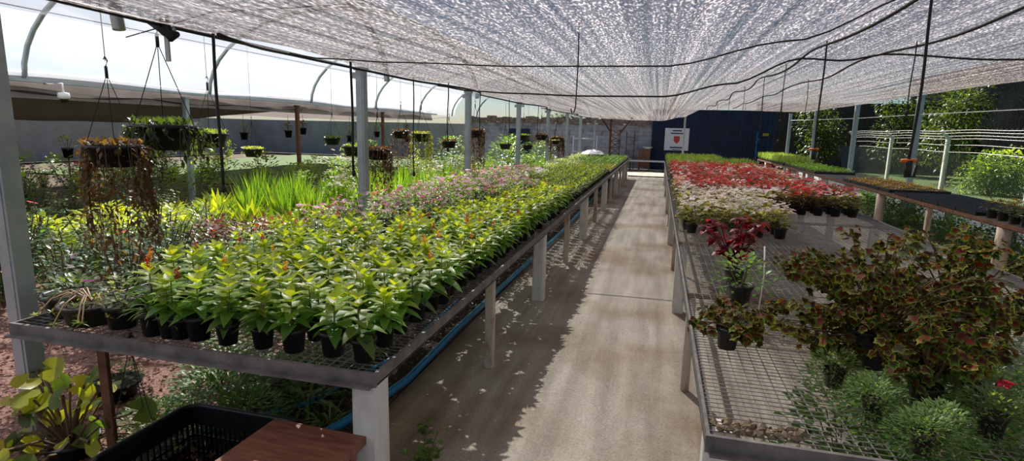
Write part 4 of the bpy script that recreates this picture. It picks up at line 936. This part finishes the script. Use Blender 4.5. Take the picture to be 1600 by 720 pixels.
# fence
t = thing('chain_link_fence', 'chain-link fence with barbed wire strands beyond the far right bench', 'fence')
FX = 8.2
for k, y in enumerate((9.5, 15.3, 19.4, 23.6, 27.8)):
    g = MB(); g.box((FX - .05, y - .05, 0), (FX + .05, y + .05, 1.75)); g.box((FX - .04, y - .04, 0), (FX + .04, y + .04, .3), mat=Matrix.Translation((FX, y, 1.72)) @ Matrix.Rotation(rad(-42), 4, 'Y') @ Matrix.Translation((-FX, -y, 0))); build(g, 'post', PAINT, t)
for z, o in ((1.35, 0), (1.55, 0), (1.72, 0), (1.80, -.08), (1.88, -.16), (1.95, -.22)):
    g = MB(); g.tube([(FX + o, y, z - .03 * math.sin((y - 9.5) / 4.1 * PI) ** 2) for y in lin(5, 28, 60)], .005, 4)
    for j in range(110): y = 5 + j * .21; g.tube([(FX + o - .02, y, z - .02), (FX + o + .02, y + .01, z + .02)], .003, 3)
    build(g, 'barbed_wire', GALV, t)
g = MB(); H = 1.3
for i in range(260):
    y = 4 + i * .095
    for sgn in (1, -1):
        y1 = y + sgn * H; g.add([(FX, y, .02), (FX, y + .006, .02), (FX, y1 + .006, H), (FX, y1, H)], [(0, 1, 2, 3)])
        g.add([(FX - .004, y, .02), (FX + .004, y, .02), (FX + .004, y1, H), (FX - .004, y1, H)], [(0, 1, 2, 3)])
build(g, 'mesh_panel', GALV, t)
cable([(5.42, 27, 2.35), (5.42, 22.8, 2.28), (5.42, 18.4, 2.22), (5.42, 14.3, 2.20), (5.42, 9, 2.15), (5.42, 5, 2.18)], .008, 'slack white wire strung between the pale right posts', WHITE)
# black shade screen behind and trees
g = MB(); vs, fs = colgrid(lambda y, z: (14.6 + .15 * noise.noise(Vector((y * .6, z * 1.5, 0))), y, z), lin(2, 40, 70), lin(.05, 5.2, 14)); g.add(vs, fs, 0, (1, 1, 1), True)
one('shade_screen', g, DARKNET, 'tall black shade screen beyond the chain-link fence', 'shade cloth')
g = MB(); vs, fs = colgrid(lambda x, z: (x, 33 + .1 * noise.noise(Vector((x * .6, z * 1.5, 0))), z), lin(4.9, 14.4, 20), lin(-.04, 3.4, 14)); g.add(vs, fs, 0, (1, 1, 1), True)
one('shade_screen', g, DARKNET, 'black shade screen beside the navy wall behind the trees', 'shade cloth')
def tree(seed, H, Rr, n, cols, L=.14, z0=.25, trunk=True):
    r = random.Random(seed); g = MB(); st = MB()
    lobes = [(Vector((r.uniform(-.5, .5) * Rr, r.uniform(-.5, .5) * Rr, H * r.uniform(z0 + .1, .85))), Rr * r.uniform(.35, .6)) for _ in range(9)]
    for c, q in lobes:
        st.tube([(0, 0, 0), (c.x * .3, c.y * .3, c.z * .5), tuple(c)], [.05 * H / 3, .03 * H / 3, .01], 6, 0, (1, 1, 1), False)
        for i in range(n // 9):
            d = pol(r.uniform(0, 6.3), math.asin(r.uniform(-1, 1))); l = L * r.uniform(.6, 1.2)
            g.leaf(c + d * q * (r.random() ** .4), d + Vector((r.uniform(-.8, .8), r.uniform(-.8, .8), r.uniform(-.5, .5))), l, l * .6, jit(mix(cols[0], cols[1], r.random()), .25, r), seg=1)
    return g.mesh('crown', [LEAF]), st.mesh('trunk', [BARK])
T1 = tree(700, 1.9, 1.5, 4200, ((.12, .24, .04), (.38, .52, .10)), .15, .1)
T2 = tree(701, 4.6, 2.2, 4600, ((.015, .035, .008), (.09, .14, .03)), .17)
for i, (x, y, s, T, lab) in enumerate([(10.2, 16.9, 1.0, T1, 'bright leafy shrub behind the chain-link fence right of the pale post'), (10.0, 20.6, .75, T1, 'smaller leafy shrub behind the fence next to the bright one'),
     (10.7, 25.2, .85, T2, 'dark tree behind the fence between two pale posts'), (11.2, 29.6, .9, T2, 'dark tree in the corner beside the black screen'), (7.4, 30.2, .8, T2, 'dark tree right of the navy wall')]):
    t = thing('garden_tree' if T is T2 else 'garden_shrub', lab, 'tree' if T is T2 else 'shrub', (x, y, 0), i * 1.7, None, s); obj('crown', T[0], t); obj('trunk', T[1], t)
for i, (x, y) in enumerate([(1.5, 41), (-7, 43)]):
    t = thing('garden_tree', 'tall dark tree beyond the far walls, %s from the right' % ordw(i + 1), 'tree', (x, y, 0), i * 2, 'trees beyond the far walls', .9); obj('crown', T2[0], t); obj('trunk', T2[1], t)

# ------------------------------------------------------------------ far end: sign, cabinet, tower
t = thing('wall_sign', 'white sign board with a red emblem on the navy wall', 'sign', (.76, 27.04, 1.42))
g = MB(); g.box((-.53, -.01, -.5), (.53, .02, .5)); build(g, 'board', WHITE, t)
g = MB(); g.box((-.2, -.018, .36), (.2, -.01, .41)); g.box((-.28, -.018, .24), (.28, -.01, .29)); g.box((-.28, -.018, -.40), (.28, -.01, -.34)); g.box((-.2, -.018, -.48), (.24, -.01, -.45)); build(g, 'lettering', solid('sign ink', (.03, .04, .09)), t)
REDP = solid('red emblem paint', (.5, .06, .04), (.6, .1, .08))
g = MB(); g.add([(-.13, -.018, .14), (.13, -.018, .14), (.13, -.018, -.08), (0, -.018, -.2), (-.13, -.018, -.08)], [(0, 1, 2, 3, 4)]); build(g, 'emblem', REDP, t)
YELP = solid('yellow sign paint', (.3, .28, .03), (.4, .36, .05))
g = MB(); g.box((-.12, -.01, -.06), (.12, .0, .06)); one('warning_sign', g, YELP, 'small yellow sign on the navy wall by the corner post', 'sign', loc=(4.5, 27.05, 1.72))
g = MB(); g.tube([(0, 0, 0), (0, 0, 1.85)], .03, 8); g.tube([(-.07, 0, 1.4), (.07, 0, 1.4)], .03, 8); one('blue_standpipe', g, BLUE, 'upright blue water pipe against the navy wall', 'pipe', loc=(4.15, 26.98, .0))
t = thing('brown_cabinet', 'small brown wooden cabinet against the white brick wall end', 'cabinet', (-.62, 26.8, 0))
g = MB(); g.box((-.26, -.2, .15), (.26, .2, .95)); build(g, 'body', CABW, t)
for sx in (-1, 1): g = MB(); g.box((sx * .13 - .12, -.215, .2), (sx * .13 + .12, -.2, .9)); build(g, 'door', CABW, t)
for sx in (-1, 1):
    for sy in (-1, 1): g = MB(); g.box((sx * .22 - .03, sy * .17 - .03, 0), (sx * .22 + .03, sy * .17 + .03, .15)); build(g, 'leg', CABW, t)
g = MB(); g.lathe([(.001, .0), (.12, 0), (.24, .1), (.23, .1), (.1, .03)], 16); one('wash_basin', g, WHITE, 'pale bowl standing on the brown cabinet', 'bowl', loc=(-.5, 26.75, .95))
t = thing('metal_shelf', 'low grey metal table across the end of the path', 'table', (-.45, 25.9, 0))
g = MB(); g.box((-.8, -.25, .42), (.75, .25, .48)); build(g, 'top', LOWWALL, t)
for sx in (-.75, .7): g = MB(); g.box((sx - .02, -.2, 0), (sx + .02, .2, .42)); build(g, 'leg', BLACK, t)
t = thing('lattice_mast', 'rusty lattice mast with spreading arms before the brick wall', 'mast', (-1.95, 26.4, 0))
for sx in (-1, 1):
    g = MB(); g.box((sx * .2 - .02, -.02, 0), (sx * .2 + .02, .02, 1.8)); build(g, 'upright', RUST, t)
    g = MB(); g.tube([(sx * .2, 0, 1.65), (sx * .75, 0, 2.4)], .035, 4); build(g, 'arm', RUST, t)
g = MB()
for k in range(6): z = .15 + k * .28; g.tube([(-.2, 0, z), (.2, 0, z + .26)], .014, 4); g.tube([(.2, 0, z), (-.2, 0, z + .26)], .014, 4); g.tube([(-.2, 0, z), (.2, 0, z)], .014, 4)
build(g, 'lattice', RUST, t)
t = thing('pipe_ladder', 'thin rusty ladder leaning on the white brick wall', 'ladder', (-1.3, 27.05, 0))
for sx in (-.18, .18): g = MB(); g.tube([(sx, 0, 0), (sx, .1, 1.7)], .018, 6); build(g, 'rail', RUST, t)
for k in range(5): g = MB(); g.tube([(-.18, .06 * k / 5, .25 + .3 * k), (.18, .06 * k / 5, .25 + .3 * k)], .012, 5); build(g, 'rung', RUST, t)
t = thing('pipe_gate', 'white tubular rail in front of the brick wall left of the mast', 'rail', (-3.4, 26.6, 0))
for z in (.75, 1.35): g = MB(); g.tube([(-.5, 0, z), (.6, 0, z)], .03, 6); build(g, 'crossbar', WHITE, t)
for x in (-.5, .6): g = MB(); g.tube([(x, 0, 0), (x, 0, 1.5)], .03, 6); build(g, 'upright', WHITE, t)
g = MB(); g.box((-.06, -.5, 0), (.06, .5, 1.75)); g.box((-.09, -.45, .1), (-.06, .45, 1.7)); one('dark_door_panel', g, NAVY, 'dark upright panel leaning beside the white brick wall', 'panel', loc=(-6.6, 27.0, 0), rot=PI / 2)
print('celosia', cel, 'begonia', cnt)
